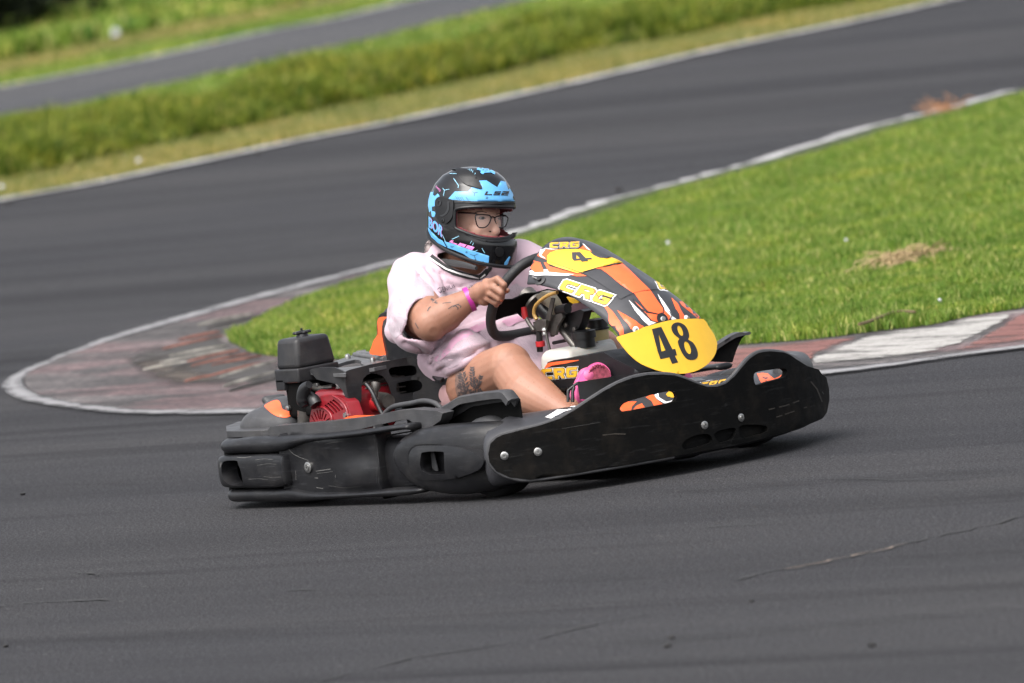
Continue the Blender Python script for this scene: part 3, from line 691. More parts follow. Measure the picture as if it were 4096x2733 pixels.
def pplate(name, outer, surf, t, mm, parent=None, holes=(), step=22, bevel=.004, seg=2, out=0, smooth=True, mirror=False, disp=None):
    V, F = tri2d(outer, holes, step); PN = [surf(*v) for v in V]
    if disp: PN = [q and (q[0]+q[1]*disp(*v), q[1]) for q, v in zip(PN, V)]
    F = [f for f in F if all(PN[i] is not None for i in f)]
    used = sorted({i for f in F for i in f}); ix = {u: k for k, u in enumerate(used)}; F = [tuple(ix[i] for i in f) for f in F]; PN = [PN[u] for u in used]
    my = -1 if mirror else 1
    P = [Vector((p.x, p.y*my, p.z)) for p, n in [(a+b*out, b) for a, b in PN]]; Nn = [Vector((n.x, n.y*my, n.z)) for p, n in PN]
    VV, FF = shell(P, Nn, F, t)
    bm = bmesh.new(); bv = [bm.verts.new(v) for v in VV]
    for f in FF:
        try: bm.faces.new([bv[i] for i in f])
        except ValueError: pass
    return bm_obj(name, bm, mm, parent, bevel=bevel, seg=seg, smooth=smooth)
def sdec(name, outer, surf, mm, parent=None, off=.001, step=14, holes=(), mirror=False):
    V, F = tri2d(outer, holes, step); PN = [surf(*v) for v in V]
    F = [f for f in F if all(PN[i] is not None for i in f)]
    F = [f for f in F if max((PN[f[i]][0]-PN[f[i-1]][0]).length for i in range(3)) < .12]
    used = sorted({i for f in F for i in f}); ix = {u: k for k, u in enumerate(used)}
    if not F: return None
    vs = [PN[u][0]+PN[u][1]*off for u in used]
    if mirror: vs = [Vector((v.x, -v.y, v.z)) for v in vs]
    return mesh_obj(name, vs, [[ix[i] for i in f] for f in F], mm, parent, smooth='all')
def quad(Qd):
    a, b, c, d = [Vector(p) for p in Qd]      # top-left, top-right, bottom-right, bottom-left
    return lambda u, v: (a*(1-u)+b*u)*(1-v)+(d*(1-u)+c*u)*v
def ellipse(cx, cy, rx, ry, rot=0, n=20): return [(cx+rx*math.cos(a)*math.cos(rot)-ry*math.sin(a)*math.sin(rot), cy+rx*math.cos(a)*math.sin(rot)+ry*math.sin(a)*math.cos(rot)) for a in [2*math.pi*k/n for k in range(n)]]
def stroke_poly(pts, w):
    P = [Vector(p) for p in pts]; A = []; B = []
    for i, p in enumerate(P):
        a = (P[i]-P[i-1]).normalized() if i else None; b = (P[i+1]-P[i]).normalized() if i < len(P)-1 else None
        t = ((a or b)+(b or a)).normalized(); n = Vector((-t.y, t.x)); k = w/2/max(.5, n.dot(Vector((-(a or b).y, (a or b).x))))
        A.append(p+n*k); B.append(p-n*k)
    return [(v.x, v.y) for v in A+list(reversed(B))]
def grow(poly, d):
    P = [Vector(p) for p in poly]; area = sum(P[i-1].x*P[i].y-P[i].x*P[i-1].y for i in range(len(P))); s = 1 if area > 0 else -1; out = []
    for i in range(len(P)):
        a = (P[i]-P[i-1]).normalized(); b = (P[(i+1) % len(P)]-P[i]).normalized()
        na = Vector((a.y, -a.x)); nb = Vector((b.y, -b.x)); n = (na+nb); n = n.normalized() if n.length > .1 else na
        k = d/max(.45, n.dot(na)); out.append(tuple(P[i]+n*k*s))
    return out
LET = {
 'C': ([(.14,0),(1,0),(.93,.27),(.42,.27),(.30,.36),(.28,.64),(.34,.73),(.90,.73),(.84,1),(.10,1),(0,.88),(0,.14)], []),
 'R': ([(0,0),(.86,0),(1,.12),(.97,.46),(.86,.56),(.80,.60),(.96,1),(.66,1),(.52,.70),(.30,.70),(.26,1),(-.02,1)], [[(.32,.25),(.70,.25),(.68,.44),(.30,.44)]]),
 'G': ([(.12,0),(1,0),(.95,.25),(.38,.25),(.28,.34),(.26,.66),(.32,.75),(.68,.75),(.70,.62),(.48,.62),(.52,.40),(1,.40),(.96,.88),(.86,1),(.10,1),(0,.88),(0,.12)], []),
 '4': ([(.30,0),(.72,0),(.72,.66),(1,.66),(1,.84),(.72,.84),(.72,1),(.34,1),(.34,.84),(0,.84),(0,.64)], [[(.40,.28),(.40,.66),(.22,.66)]]),
 '8': (scurve([(.5,-.01),(.80,.03),(.94,.14),(.95,.32),(.88,.43),(.80,.475),(.93,.54),(1,.68),(.97,.88),(.78,.99),(.5,1.01),(.22,.99),(.03,.88),(0,.68),(.07,.54),(.20,.475),(.12,.43),(.05,.32),(.06,.14),(.20,.03)], 2), [ellipse(.5,.235,.14,.12,0,12), ellipse(.5,.735,.16,.15,0,12)]),
 'L': ([(0,0),(.30,0),(.24,.72),(1,.72),(.96,1),(-.08,1)], []),
 'S': ([(.10,0),(1,0),(.96,.25),(.36,.25),(.36,.37),(.96,.37),(.92,1),(0,1),(.03,.74),(.62,.74),(.64,.62),(.04,.62)], []),
 '2': ([(.06,0),(1,0),(.95,.62),(.36,.62),(.34,.75),(.94,.75),(.92,1),(-.04,1),(.03,.38),(.62,.38),(.64,.25),(.04,.25)], []),
}
def letters(word, Qd, surf, layers, parent=None, name='lettering', gap=.06, base=.0014, step=9):
    """layers: [(grow, material)] back to front; each letter of the word printed into its share of the quad"""
    q = quad(Qd); n = len(word); made = {}
    W = (Vector(Qd[1])-Vector(Qd[0])).length/n; Hh = (Vector(Qd[3])-Vector(Qd[0])).length
    for li, (g, mm) in enumerate(layers):
        obs = []
        for k, ch in enumerate(word):
            o, hs = LET[ch]; f = lambda p: tuple(q((k+gap+p[0]*(1-2*gap))/n, p[1]))
            O = [f(p) for p in o]; Hs = [[f(p) for p in h] for h in hs]
            if g: O = grow(O, g); Hs = [h for h in [grow(h, -g*.8) for h in Hs] if g < 4]
            obs.append(sdec('x', O, surf, mm, None, base+li*.0007+k*.00015, step, Hs))
        made[li] = join_meshes(name, obs, parent, mm) if any(obs) else None
    return made
def text_print(name, s, Qd, surf, mm, parent=None, off=.0016, bold=0, shear=0):
    cu = bpy.data.curves.new('t', 'FONT'); cu.body = s; cu.offset = bold; cu.shear = shear; cu.resolution_u = 3
    o = bpy.data.objects.new('t', cu); COL.objects.link(o); me = evaluated(o); bpy.data.objects.remove(o)
    vs = [v.co.copy() for v in me.vertices]; x0 = min(v.x for v in vs); x1 = max(v.x for v in vs); y0 = min(v.y for v in vs); y1 = max(v.y for v in vs); q = quad(Qd); P = []
    for v in vs:
        h = surf(*q((v.x-x0)/(x1-x0), 1-(v.y-y0)/(y1-y0))); P.append(h[0]+h[1]*off if h else None)
    F = [list(p.vertices) for p in me.polygons if all(P[i] is not None for i in p.vertices)]
    used = sorted({i for f in F for i in f}); ix = {u: k for k, u in enumerate(used)}
    return mesh_obj(name, [P[u] for u in used], [[ix[i] for i in f] for f in F], mm, parent)

# ------------------------------------------------------------------ kart materials
def plastic(name, col, rough, scr=.5, dustc=(.10, .09, .08), dust=.35, spec=.38):
    m, t, p = nodes(name); v = coords(t)
    st = t.nodes.new('ShaderNodeMapping'); st.inputs['Scale'].default_value = (6, 6, 60); st.inputs['Rotation'].default_value = (.1, .05, 0); t.links.new(v, st.inputs[0])
    s1 = ramp(t, noise(t, st.outputs[0], 1.5, 8, .75, .4), [(.56, (0, 0, 0)), (.68, (scr,)*3)])
    s2 = ramp(t, noise(t, v, 7, 8, .7), [(.48, (0, 0, 0)), (.8, (dust,)*3)])
    base = ramp(t, noise(t, v, 22, 6), [(.3, tuple(c*.8 for c in col)), (.7, tuple(c*1.2 for c in col))])
    c = mix(t, s2, base, dustc); c = mix(t, s1, c, tuple(min(1, k*2.4+.030) for k in col)); t.links.new(c, p.inputs['Base Color'])
    r = ramp(t, noise(t, v, 12, 6, .7), [(.3, (rough-.1,)*3), (.7, (rough+.12,)*3)]); t.links.new(r, p.inputs['Roughness'])
    p.inputs['Specular IOR Level'].default_value = spec
    bump(t, p, noise(t, v, 220, 3), .12, .0006); return m
M_BLK = plastic('scuffed_black_plastic', (.008, .008, .0095), .42, .6, dustc=(.06, .055, .05)); M_GRY = plastic('weathered_grey_plastic', (.046, .046, .049), .5, .3)
M_MID = plastic('satin_black_plastic', (.020, .020, .022), .42, .25)
M_PNL = plastic('bumper_black_plastic', (.003, .003, .003), .7, .35, (.030, .024, .018), .5, .09)
M_DRK = mat('deep_black', (.005, .005, .005), .9, spec=.1); M_RUB = mat('tyre_rubber', (.022, .022, .024), .62, var=.25, scale=14, bmp=.2)
M_ORG = mat('orange_vinyl', (.84, .125, .035), .38, var=.05, spec=.4); M_ORP = mat('orange_plastic', (.80, .13, .04), .42, var=.06)
M_YEL = mat('yellow_vinyl', (.82, .47, .028), .42, var=.05, scale=12); M_YEL2 = mat('yellow_print', (.66, .36, .02), .4, var=.08)
M_WHT = mat('white_vinyl', (.78, .77, .77), .4, var=.05); M_CHR = mat('charcoal_vinyl', (.034, .034, .038), .42, var=.15, scale=18, spec=.5)
M_STL = mat('zinc_steel', (.36, .355, .345), .33, .9, var=.2, scale=60); M_MET = mat('grey_metal', (.14, .13, .12), .45, .8, var=.3, scale=40)
M_BMT = mat('black_painted_metal', (.012, .012, .013), .38, var=.3); M_RED = mat('red_engine_paint', (.21, .010, .016), .34, var=.2, scale=20, coat=.3)
M_REDP = mat('red_grip', (.48, .02, .025), .4); M_TANK = mat('milky_tank_plastic', (.55, .53, .49), .4, var=.1, scale=6, sss=.2)
M_AMB = mat('amber_hose', (.50, .30, .09), .3, var=.2, scale=30); M_BRS = mat('yellowed_plastic', (.60, .50, .25), .35, var=.12, scale=8)
M_LINE = mat('black_print', (.012, .012, .014), .4)

kart = tag(empty('go_kart'), 'black and orange rental go-kart numbered 48 cornering on the asphalt with its driver', 'go-kart')

# ---- front bumper panel
FP = [(.09+.97*math.cos(a), 1.02*math.sin(a)) for a in [R(-56)+R(112)*k/60 for k in range(61)]]
SF = surf_path(FP)
fl = [(3290,1500),(3275,1478),(3230,1465),(3190,1440),(3160,1420),(3135,1410),(3080,1405),(3035,1412),(3000,1435),(2968,1470),(2940,1505),(2905,1535),(2870,1547),(2830,1548),(2790,1535),(2740,1515),(2700,1502),(2650,1498),(2590,1500),(2530,1512),(2470,1535),(2420,1562),(2360,1600),(2300,1640),(2240,1675),(2160,1702),(2080,1722),(2010,1740),(1985,1752),(1962,1775),(1953,1815),(1958,1850),(1985,1885),(2040,1910),(2120,1920),(2300,1895),(2500,1862),(2700,1826),(2900,1790),(3034,1760),(3140,1730),(3220,1705),(3290,1675),(3308,1650),(3318,1600),(3317,1560),(3306,1510)]
sl1 = scurve([(2480,1635),(2500,1612),(2560,1592),(2640,1572),(2690,1566),(2706,1580),(2704,1600),(2680,1612),(2600,1628),(2520,1643),(2490,1646)], 4)
sl2 = scurve([(3016,1500),(3030,1488),(3080,1480),(3130,1474),(3148,1482),(3146,1500),(3130,1512),(3070,1528),(3030,1541),(3018,1530)], 4)
t1 = scurve([(2730,1776),(2755,1752),(2800,1738),(2835,1738),(2850,1760),(2835,1775),(2760,1796),(2735,1796)], 3)
t2 = scurve([(2856,1740),(2880,1722),(2930,1712),(2945,1720),(2932,1755),(2890,1770),(2875,1768)], 3)
t3 = scurve([(2955,1716),(2975,1700),(3040,1700),(3068,1708),(3062,1730),(3000,1748),(2965,1752)], 3)
bumper = pplate('front_bumper', fl, SF, .020, M_PNL, kart, [sl1, sl2, t1, t2, t3], 26, .006, 3)
for i, T in enumerate((t1, t2, t3)): pplate('bumper_recess', grow(T, 3), surf_path([(x-.018, y*.985) for x, y in FP]), .004, M_PNL, bumper, bevel=0, step=40)
def screw(px, py, surf, r=.016, parent=None, name='bumper_bolt'):
    P, n = surf(px, py); bm = bmesh.new()
    lathe_bm(bm, P-n*.004, n, [(r, 0), (r, .006), (r*.85, .0075), (r*.55, .0075), (r*.5, .011), (r*.22, .011), (r*.2, .006)], 18)
    return bm_obj(name, bm, M_STL, parent or kart, smooth=50)
FSC = True
for a, b in ((2018,1824),(2152,1808),(2818,1701),(2964,1671)): screw(a, b, SF, .0138, bumper)
# far end of the bumper carries a grey side roller
def wall_loft(name, path, zz, thick, mm, parent, res=14, pw=2.6, endr=.35, **k):
    """thick rounded body along a plan path; zz[i]=(bottom, top); outer face lies on the path"""
    n = len(path); Q = [Vector((p[0], p[1], 0)) for p in path]; rings = []
    for i in range(n):
        T = (Q[min(i+1, n-1)]-Q[max(i-1, 0)]).normalized(); nn = Vector((T.y, -T.x, 0)); z0, z1 = zz[i]; s = 1
        if i == 0 or i == n-1: s = endr
        elif i == 1 or i == n-2: s = .5+.5*endr+.12
        cz, hz = (z0+z1)/2, (z1-z0)/2*s; th = (thick[i] if isinstance(thick, (list, tuple)) else thick)
        c = Q[i]-nn*th/2; hr = th/2*s; ring = []
        for j in range(res*2):
            a = math.pi*j/res; ca, sa = math.cos(a), math.sin(a)
            ring.append(c+nn*(hr*math.copysign(abs(ca)**(2/pw), ca))+Vector((0, 0, cz+hz*math.copysign(abs(sa)**(2/pw), sa))))
        rings.append(ring)
    return loft(name, rings, mm, parent, smooth='all', **k)
def zpath(pts, n=6):
    """pts: (x, y, z0, z1, t)"""
    out = [];
    for c in range(len(pts[0])): out.append([v.x for v in spline([(p[c], 0, 0) for p in pts], n)])
    return [(a, b) for a, b in zip(out[0], out[1])], list(zip(out[2], out[3])), (out[4] if len(pts[0]) > 4 else None)

# nose cone behind the panel
cx_, cy_ = [], []
nose_rings = []
NS = 40
for k in range(NS+1):
    a = R(-50)+R(100)*k/NS; f = (k/NS-.5)*2
    ro = 1.0-.035; P0 = Vector((.09+.935*math.cos(a), .965*math.sin(a), 0)); inn = Vector((-math.cos(a), -math.sin(a), 0))
    s = 1 if 1 < k < NS-1 else .85
    zt = .262+.03*math.cos(f*math.pi*1.0)*(abs(f) < .5)
    prof = [(.02, .05), (0, .09), (0, .16), (.012, .215), (.05, .243), (.12, zt), (.22, zt+.012), (.26, zt-.02), (.26, .06), (.1, .045)]
    nose_rings.append([P0+inn*d*s+Vector((0, 0, z if s == 1 else .05+(z-.05)*.9)) for d, z in prof])
def c12(L): return [(2400+a*.5102, 1200+b*.5102) for a, b in L]
M_SCG = mat('faint_scuff', (.022, .021, .020), .8, var=.5, scale=40); M_SCO = mat('faint_brown_scuff', (.026, .021, .016), .85, var=.5, scale=40)
def front_scuffs():
    for P, w, mm in [([(20,1060),(120,1050),(200,1052)], 5, M_SCB), ([(160,1120),(360,1100),(560,1070)], 2.2, M_SCF), ([(60,925),(220,905),(400,900)], 3, M_SCB), ([(300,990),(430,960),(600,935)], 2, M_SCF), ([(900,1120),(1050,1060),(1130,1010)], 2, M_SCF), ([(1180,780),(1300,760),(1420,720)], 2.4, M_SCB), ([(700,800),(840,770),(960,740)], 1.8, M_SCF), ([(1320,860),(1450,830),(1560,790)], 5, M_SCB), ([(1380,920),(1500,880),(1620,840)], 4, M_SCB), ([(1650,640),(1700,700),(1740,800)], 5, M_SCB), ([(1740,720),(1752,740)], 4, M_SCF), ([(-350,1080),(-200,1060),(-100,1065)], 2.4, M_SCF), ([(-300,1010),(-180,990),(0,960)], 1.8, M_SCF), ([(-20,840),(40,960)], 2, M_DRK), ([(30,830),(60,960)], 2.4, M_DRK)]:
        if P[0] not in ((900, 1120), (300, 990), (160, 1120), (60, 925), (700, 800), (-350, 1080), (1180, 780)): sdec('scuff', stroke_poly(c12(P), w), SF, {M_SCF: M_SCG, M_SCB: M_SCO}.get(mm, mm), bumper, .0009, None)
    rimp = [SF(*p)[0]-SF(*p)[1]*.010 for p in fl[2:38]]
    tube('worn_highlight_edge', spline(rimp, 3), .0085, M_GRY, bumper, 8)  # lighter tube paints a rim highlight along the worn top edge
nose = loft('nose_cone', nose_rings, M_CHR, kart, smooth=50, bevel=0, sub=1)
bpy.context.view_layer.update()
NT = surf_tree(bvh(nose))
def c1(L, ox=2030, oy=940, s=.3827): return [(ox+a*s, oy+b*s) for a, b in L]
def c9(L): return c1(L, 2100, 1400, .2979)
def c11(L): return c1(L, 2700, 1250, .3508)
def c8(L): return c1(L, 1050, 1250, .3188)
def c10(L): return c1(L, 1300, 1180, .2997)
def c6_(L): return c1(L, 800, 1500, .42553)
def c5_(L): return c1(L, 1500, 1250, .542)
def c7(L): return c1(L, 1650, 620, .31888)
# printed graphics on the nose (seen above the panel and through its slots)
for P, mm in ((c9([(520,745),(590,665),(740,670),(990,650),(940,715),(860,740)]), M_ORG), (c9([(270,905),(490,755),(860,738),(830,765),(640,800),(530,830),(350,925)]), M_WHT),
              (c9([(1020,565),(1060,540),(1185,490),(1215,515),(1130,575)]), M_WHT), (c9([(640,810),(800,775),(790,800),(700,815)]), M_ORG),
              (c9([(1270,740),(1330,700),(1500,695),(1440,760),(1420,830),(1300,830),(1270,790)]), M_ORG), (c9([(1500,750),(1570,720),(1620,790),(1440,815)]), M_ORG),
              (c9([(1620,640),(1700,600),(1740,610),(1760,660),(1860,740),(1740,780),(1700,690)]), M_ORG), (c9([(1730,610),(1790,585),(1800,640),(1900,700),(2060,660),(2000,720),(1860,720),(1770,660)]), M_WHT),
              (c9([(1890,600),(1930,560),(2000,550),(2040,600),(2040,650),(1960,640),(1910,625)]), M_YEL2),
              (c11([(930,700),(1000,690),(1060,700),(1130,760),(1230,690),(1270,680),(1270,735),(1120,770),(990,820),(960,770)]), M_ORG), (c11([(990,740),(1060,745),(1090,780),(1040,795),(1030,770)]), M_CHR),
              (c11([(130,780),(200,700),(280,665),(240,730),(305,705),(345,775),(200,790)]), mat('silver_vinyl', (.28, .27, .27), .35)),
              (c11([(620,565),(700,565),(745,600),(750,625)]), M_WHT), (c11([(220,815),(390,775),(580,770),(380,800),(300,830)]), M_WHT)):
    sdec('nose_graphic', P, NT, mm, nose, .0012)
letters('CRG', c11([(290,812),(600,765),(560,850),(250,890)]), NT, [(4, M_LINE), (0, M_YEL2)], nose, 'nose_lettering', base=.0022)
text_print('nose_small_print', 'kartcross', c9([(575,712),(900,690),(895,715),(570,735)]), NT, M_LINE, nose)

# ---- side pods
SP = [(.78,-.705),(.60,-.705),(.30,-.705),(0,-.70),(-.3,-.70),(-.6,-.70),(-.74,-.695),(-.84,-.66),(-.895,-.58),(-.91,-.45),(-.91,-.2),(-.91,.2)]
SPs = [(v.x, v.y) for v in spline([(a, b, 0) for a, b in SP], 6)]
SS = surf_path(SPs); SSi = surf_path([(x*.985+.0, y*.97) for x, y in SPs])
outA = c6_([(165,660),(178,625),(205,603),(280,592),(640,585),(1000,566),(1500,521),(1900,462),(1965,456),(1976,482),(1976,528),(1760,562),(1680,578),(1650,612),(1650,700),(1665,850),(1685,965),(1705,1010),(1780,1036),(1860,1030),(1960,1075),(2040,1110),(1900,1128),(1400,1165),(900,1192),(700,1196),(310,1197),(262,1172),(242,1120),(245,1075),(205,1050),(172,1000),(158,930),(155,850),(158,765),(185,740),(165,700)])
def gau(x, y, c, rx, ry): return math.exp(-((x-c[0])/rx)**2-((y-c[1])/ry)**2)
def band_loft(name, rows, thick, mm, parent, pre=(), off=0, pw=3.0, disp=None, cut=None, endr=.7, surf=None, n=5, res=14, prez=None):
    """rounded body hugging the plan curve; rows: (px, y of top edge, y of bottom edge) read off the photograph"""
    surf = surf or SS; st = []
    for (px, yt, yb) in rows:
        P = surf(px, (yt+yb)/2); st.append((P[0].x+P[1].x*off, P[0].y+P[1].y*off, surf(px, yb)[0].z, surf(px, yt)[0].z))
    st = [(x, y, st[0][2] if prez is None else prez[0], st[0][3] if prez is None else prez[1]) for x, y in pre]+st
    gp, gz, _ = zpath(st, n); gz2 = list(zip([v for v in [q[0] for q in gz]], [q[1] for q in gz]))
    o = wall_loft(name, gp, gz2, thick, mm, parent, pw=pw, endr=endr, res=res)
    if disp:
        for v in o.data.vertices:
            x, y = proj(v.co); v.co += Vector((0, -1, 0))*disp(x, y)*(1 if v.co.y < 0 else 0)
    if cut:
        c = pplate('cut', cut, surf, .12, None, None, bevel=0, out=.05+off, step=None)
        md = o.modifiers.new('b', 'BOOLEAN'); md.operation = 'DIFFERENCE'; md.solver = 'EXACT'; md.object = c
        bpy.context.view_layer.update(); me = evaluated(o); o.modifiers.clear(); o.data = me; bpy.data.objects.remove(c)
        me.polygons.foreach_set('use_smooth', [True]*len(me.polygons)); me.set_sharp_from_angle(angle=R(50))
    return o
wrap = [(-.935,-.10),(-.94,-.30),(-.93,-.44),(-.905,-.56),(-.875,-.63)]
rowsM = [(1120,1752,2003),(1200,1744,2002),(1300,1736,1998),(1400,1727,1993),(1470,1720,1990),(1508,1716,1986)]
podA = band_loft('rear_side_bumper', rowsM, .07, M_BLK, kart, off=-.004, pw=7, endr=.97, n=9, res=22, disp=lambda x, y: -.034*gau(x, y, (1440, 1812), 66, 44)+.024*gau(x, y, (1440, 1922), 90, 22)+.012*gau(x, y, (1300, 1765), 60, 22)+.005*gau(x, y, (1290, 1880), 35, 9)-.010*gau(x, y, (1200, 1810), 30, 20))
band_loft('upper_rail', [(905,1762,1816),(980,1752,1817),(1072,1748,1816),(1140,1745,1806),(1210,1740,1778),(1300,1734,1764),(1450,1719,1746),(1600,1698,1722),(1640,1694,1724)], .075, M_BLK, podA, pre=wrap, off=.014, pw=2.3)
band_loft('lower_rail', [(925,1958,2009),(1000,1956,2010),(1100,1954,2010),(1170,1950,2009),(1220,1962,2007),(1300,1970,2001),(1450,1965,1992),(1600,1952,1986),(1690,1950,1972)], .07, M_BLK, podA, pre=wrap[:-1], off=.012, pw=2.4)
hA = scurve(c6_([(272,870),(278,820),(300,798),(395,798),(412,830),(440,900),(455,1000),(450,1030),(350,1032),(310,1000),(280,940)]), 3)
roller = band_loft('corner_roller', [(892,1824,1946),(940,1821,1950),(1050,1817,1951),(1120,1815,1948),(1160,1822,1936)], .06, M_BLK, podA, pre=[(-.94,-.42),(-.925,-.52),(-.89,-.61)], off=.026, pw=4.0, cut=hA, endr=.9, n=7)
band_loft('roller_backing', [(905,1770,2000),(1000,1768,2000),(1160,1765,2000)], .02, M_DRK, podA, pre=wrap, off=-.05, pw=8)
pplate('rail_lip', c6_([(1700,575),(1960,530),(1978,528),(1976,540),(1700,590)]), SS, .02, M_DRK, podA, bevel=0, out=-.02)
screw(*c6_([(1015,870)])[0], SS, .019, podA, 'side_bolt')
bpy.context.view_layer.update(); AT = surf_tree(bvh(podA)); RT = surf_tree(bvh(roller))
M_SCF = mat('scuff_grey', (.075, .073, .07), .7, var=.5, scale=40); M_SCB = mat('scuff_brown', (.050, .040, .030), .8, var=.5, scale=40)
def scuffs(surf, L, mm, parent, off=.0008):
    for P, w in L: sdec('scuff', stroke_poly(c6_(P), w), surf, mm, parent, off, None)
scuffs(AT, [([(835,700),(880,745),(940,775),(1010,800),(1060,850)], 2.2), ([(1090,905),(1160,895),(1230,885)], 3.5), ([(1100,925),(1180,918),(1250,908)], 1.6), ([(1080,968),(1112,970)], 4), ([(1095,1058),(1160,1068)], 3.4), ([(1110,1130),(1160,1112),(1230,1106)], 1.8), ([(1210,1040),(1350,1062),(1500,1048),(1600,1015)], 1.6), ([(950,640),(1050,625),(1120,630)], 1.6), ([(1180,650),(1260,632),(1340,625)], 1.5), ([(1275,940),(1278,970)], 1.6), ([(900,900),(905,990)], 1.8)], M_SCF, podA)
scuffs(RT, [([(350,775),(420,780),(480,770)], 3), ([(520,800),(600,790),(690,795)], 2), ([(540,850),(640,835),(720,840)], 1.6), ([(600,955),(680,965),(760,960)], 2), ([(170,790),(200,820),(190,870)], 5), ([(460,980),(560,975),(640,985)], 1.6)], M_SCF, roller)
# link piece in the gap and the front side pod
gp, gz, gt = zpath([(.32,-.64,.03,.225,.1),(.2,-.66,.03,.225,.1),(.05,-.665,.03,.225,.1),(-.1,-.66,.04,.22,.1)])
link = wall_loft('pod_link', list(reversed(gp)), list(reversed(gz)), .1, M_BLK, kart)
def zat(px, py, surf): return surf(px, py)[0]
tops = c5_([(150,960),(185,925),(240,903),(380,852),(560,828),(800,815),(1060,792),(1340,800)]); bots = c5_([(178,1150),(205,1215),(250,1270),(380,1335),(600,1352),(900,1330),(1200,1290),(1500,1250)])
st = []
for (xx, yy, pt, pb) in [(.17,-.70,(1592,1790),(1592,1860)),(.20,-.712,(1612,1752),(1606,1912)),(.27,-.722,(1665,1722),(1660,1955)),(.38,-.728,(1760,1704),(1760,1978)),(.50,-.722,(1860,1697),(1850,1984)),(.60,-.70,(1950,1690),(1940,1974)),(.68,-.66,(2045,1684),(2035,1955)),(.76,-.59,(2160,1672),(2150,1915))]:
    zt = at(pt[0], pt[1], y=yy+.05).z-.0; zb = at(pb[0], pb[1], y=yy+.02).z; st.append((xx, yy, max(.02, zb), zt, .15))
gp, gz, gt = zpath(st)
pod = wall_loft('side_pod', gp, gz, .15, M_BLK, kart, pw=3.2, res=16, endr=.8)
bpy.context.view_layer.update(); PT = surf_tree(bvh(pod))
ov = scurve(c5_([(245,1100),(248,1040),(275,1000),(340,985),(560,987),(690,1018),(785,1075),(800,1115),(762,1165),(650,1210),(540,1232),(330,1235),(262,1185)]), 4)
hB = scurve(c5_([(347,1060),(365,1030),(500,1025),(525,1050),(532,1180),(520,1190),(410,1195),(350,1150)]), 3)
def carve(o, outline, surf, depth=.10):
    c = pplate('cut', outline, surf, depth, None, None, bevel=0, out=.04, step=None)
    md = o.modifiers.new('b', 'BOOLEAN'); md.operation = 'DIFFERENCE'; md.solver = 'EXACT'; md.object = c
    bpy.context.view_layer.update(); me = evaluated(o); o.modifiers.clear(); o.data = me; bpy.data.objects.remove(c)
    me.polygons.foreach_set('use_smooth', [True]*len(me.polygons)); me.set_sharp_from_angle(angle=R(50))
YS = surf_axis(y=-.728)
carve(pod, hB, YS); carve(pod, grow(ov, 5), YS, .046)
rb = pplate('side_roller', ov, YS, .045, M_BLK, pod, [hB], 14, .014, 4, out=.012, disp=lambda x, y: -.012*(abs(x-1790)/150)**2.2-.010*(abs(y-1855)/70)**2.2)
pplate('roller_spacer', c5_([(410,1035),(435,1035),(465,1170),(425,1170)]), surf_axis(y=-.69), .003, M_GRY, pod, bevel=0)
# far side of the kart: the same pods, mirrored
def mirror_y(o, name=None):
    me = evaluated(o); me.transform(Matrix.Scale(-1, 4, (0, 1, 0))); me.flip_normals()
    c = bpy.data.objects.new(name or o.name.split('.')[0], me); COL.objects.link(c); c.parent = kart
    return c
for o in (podA, pod, link): mirror_y(o)
for nm in ('upper_rail', 'lower_rail', 'corner_roller'): mirror_y(bpy.data.objects[nm])
rp, rz, _ = zpath([(-.93,-.42,.18,.245,.06),(-.94,-.2,.18,.245,.06),(-.945,0,.18,.245,.06),(-.94,.2,.18,.245,.06),(-.93,.42,.18,.245,.06)])
rear = wall_loft('rear_bumper', list(reversed(rp)), list(reversed(rz)), .06, M_BLK, kart)
rl2 = wall_loft('lower_rail', list(reversed(rp)), [(.05, .11)]*len(rz), .06, M_BLK, rear)

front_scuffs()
# ---- wheels
def wheel(name, c, r, w, steer=0, label=None):
    root = empty(name, (0, 0, 0)); root.parent = kart; c = Vector(c)
    M = Matrix.Rotation(steer, 3, 'Z'); ax = M @ Vector((0, 1, 0)); bm = bmesh.new()
    prof = [(r*.52, -w*.46), (r*.60, -w*.5), (r*.80, -w*.5), (r*.95, -w*.43), (r, -w*.30), (r*1.005, 0), (r, w*.30), (r*.95, w*.43), (r*.80, w*.5), (r*.60, w*.5), (r*.52, w*.46)]
    lathe_bm(bm, c, ax, prof, 40); bm_obj('tyre', bm, M_RUB, root, smooth=50)
    bm = bmesh.new(); lathe_bm(bm, c, ax, [(r*.3, -w*.40), (r*.5, -w*.42), (r*.53, -w*.47), (r*.45, -w*.44), (r*.42, -w*.2), (r*.42, w*.2), (r*.45, w*.44), (r*.53, w*.47), (r*.5, w*.42), (r*.3, w*.40)], 28)
    bm_obj('rim', bm, M_MET, root, smooth=40); return root
wheel('front_wheel', (.54, -.545, .136), .136, .13, R(9)); wheel('front_wheel', (.54, .545, .136), .136, .13, R(11))
wheel('rear_wheel', (-.50, -.55, .12), .12, .20); wheel('rear_wheel', (-.50, .55, .12), .12, .20)
tube('rear_axle', [(-.50, -.5, .14), (-.50, .5, .14)], .02, M_MET, kart)
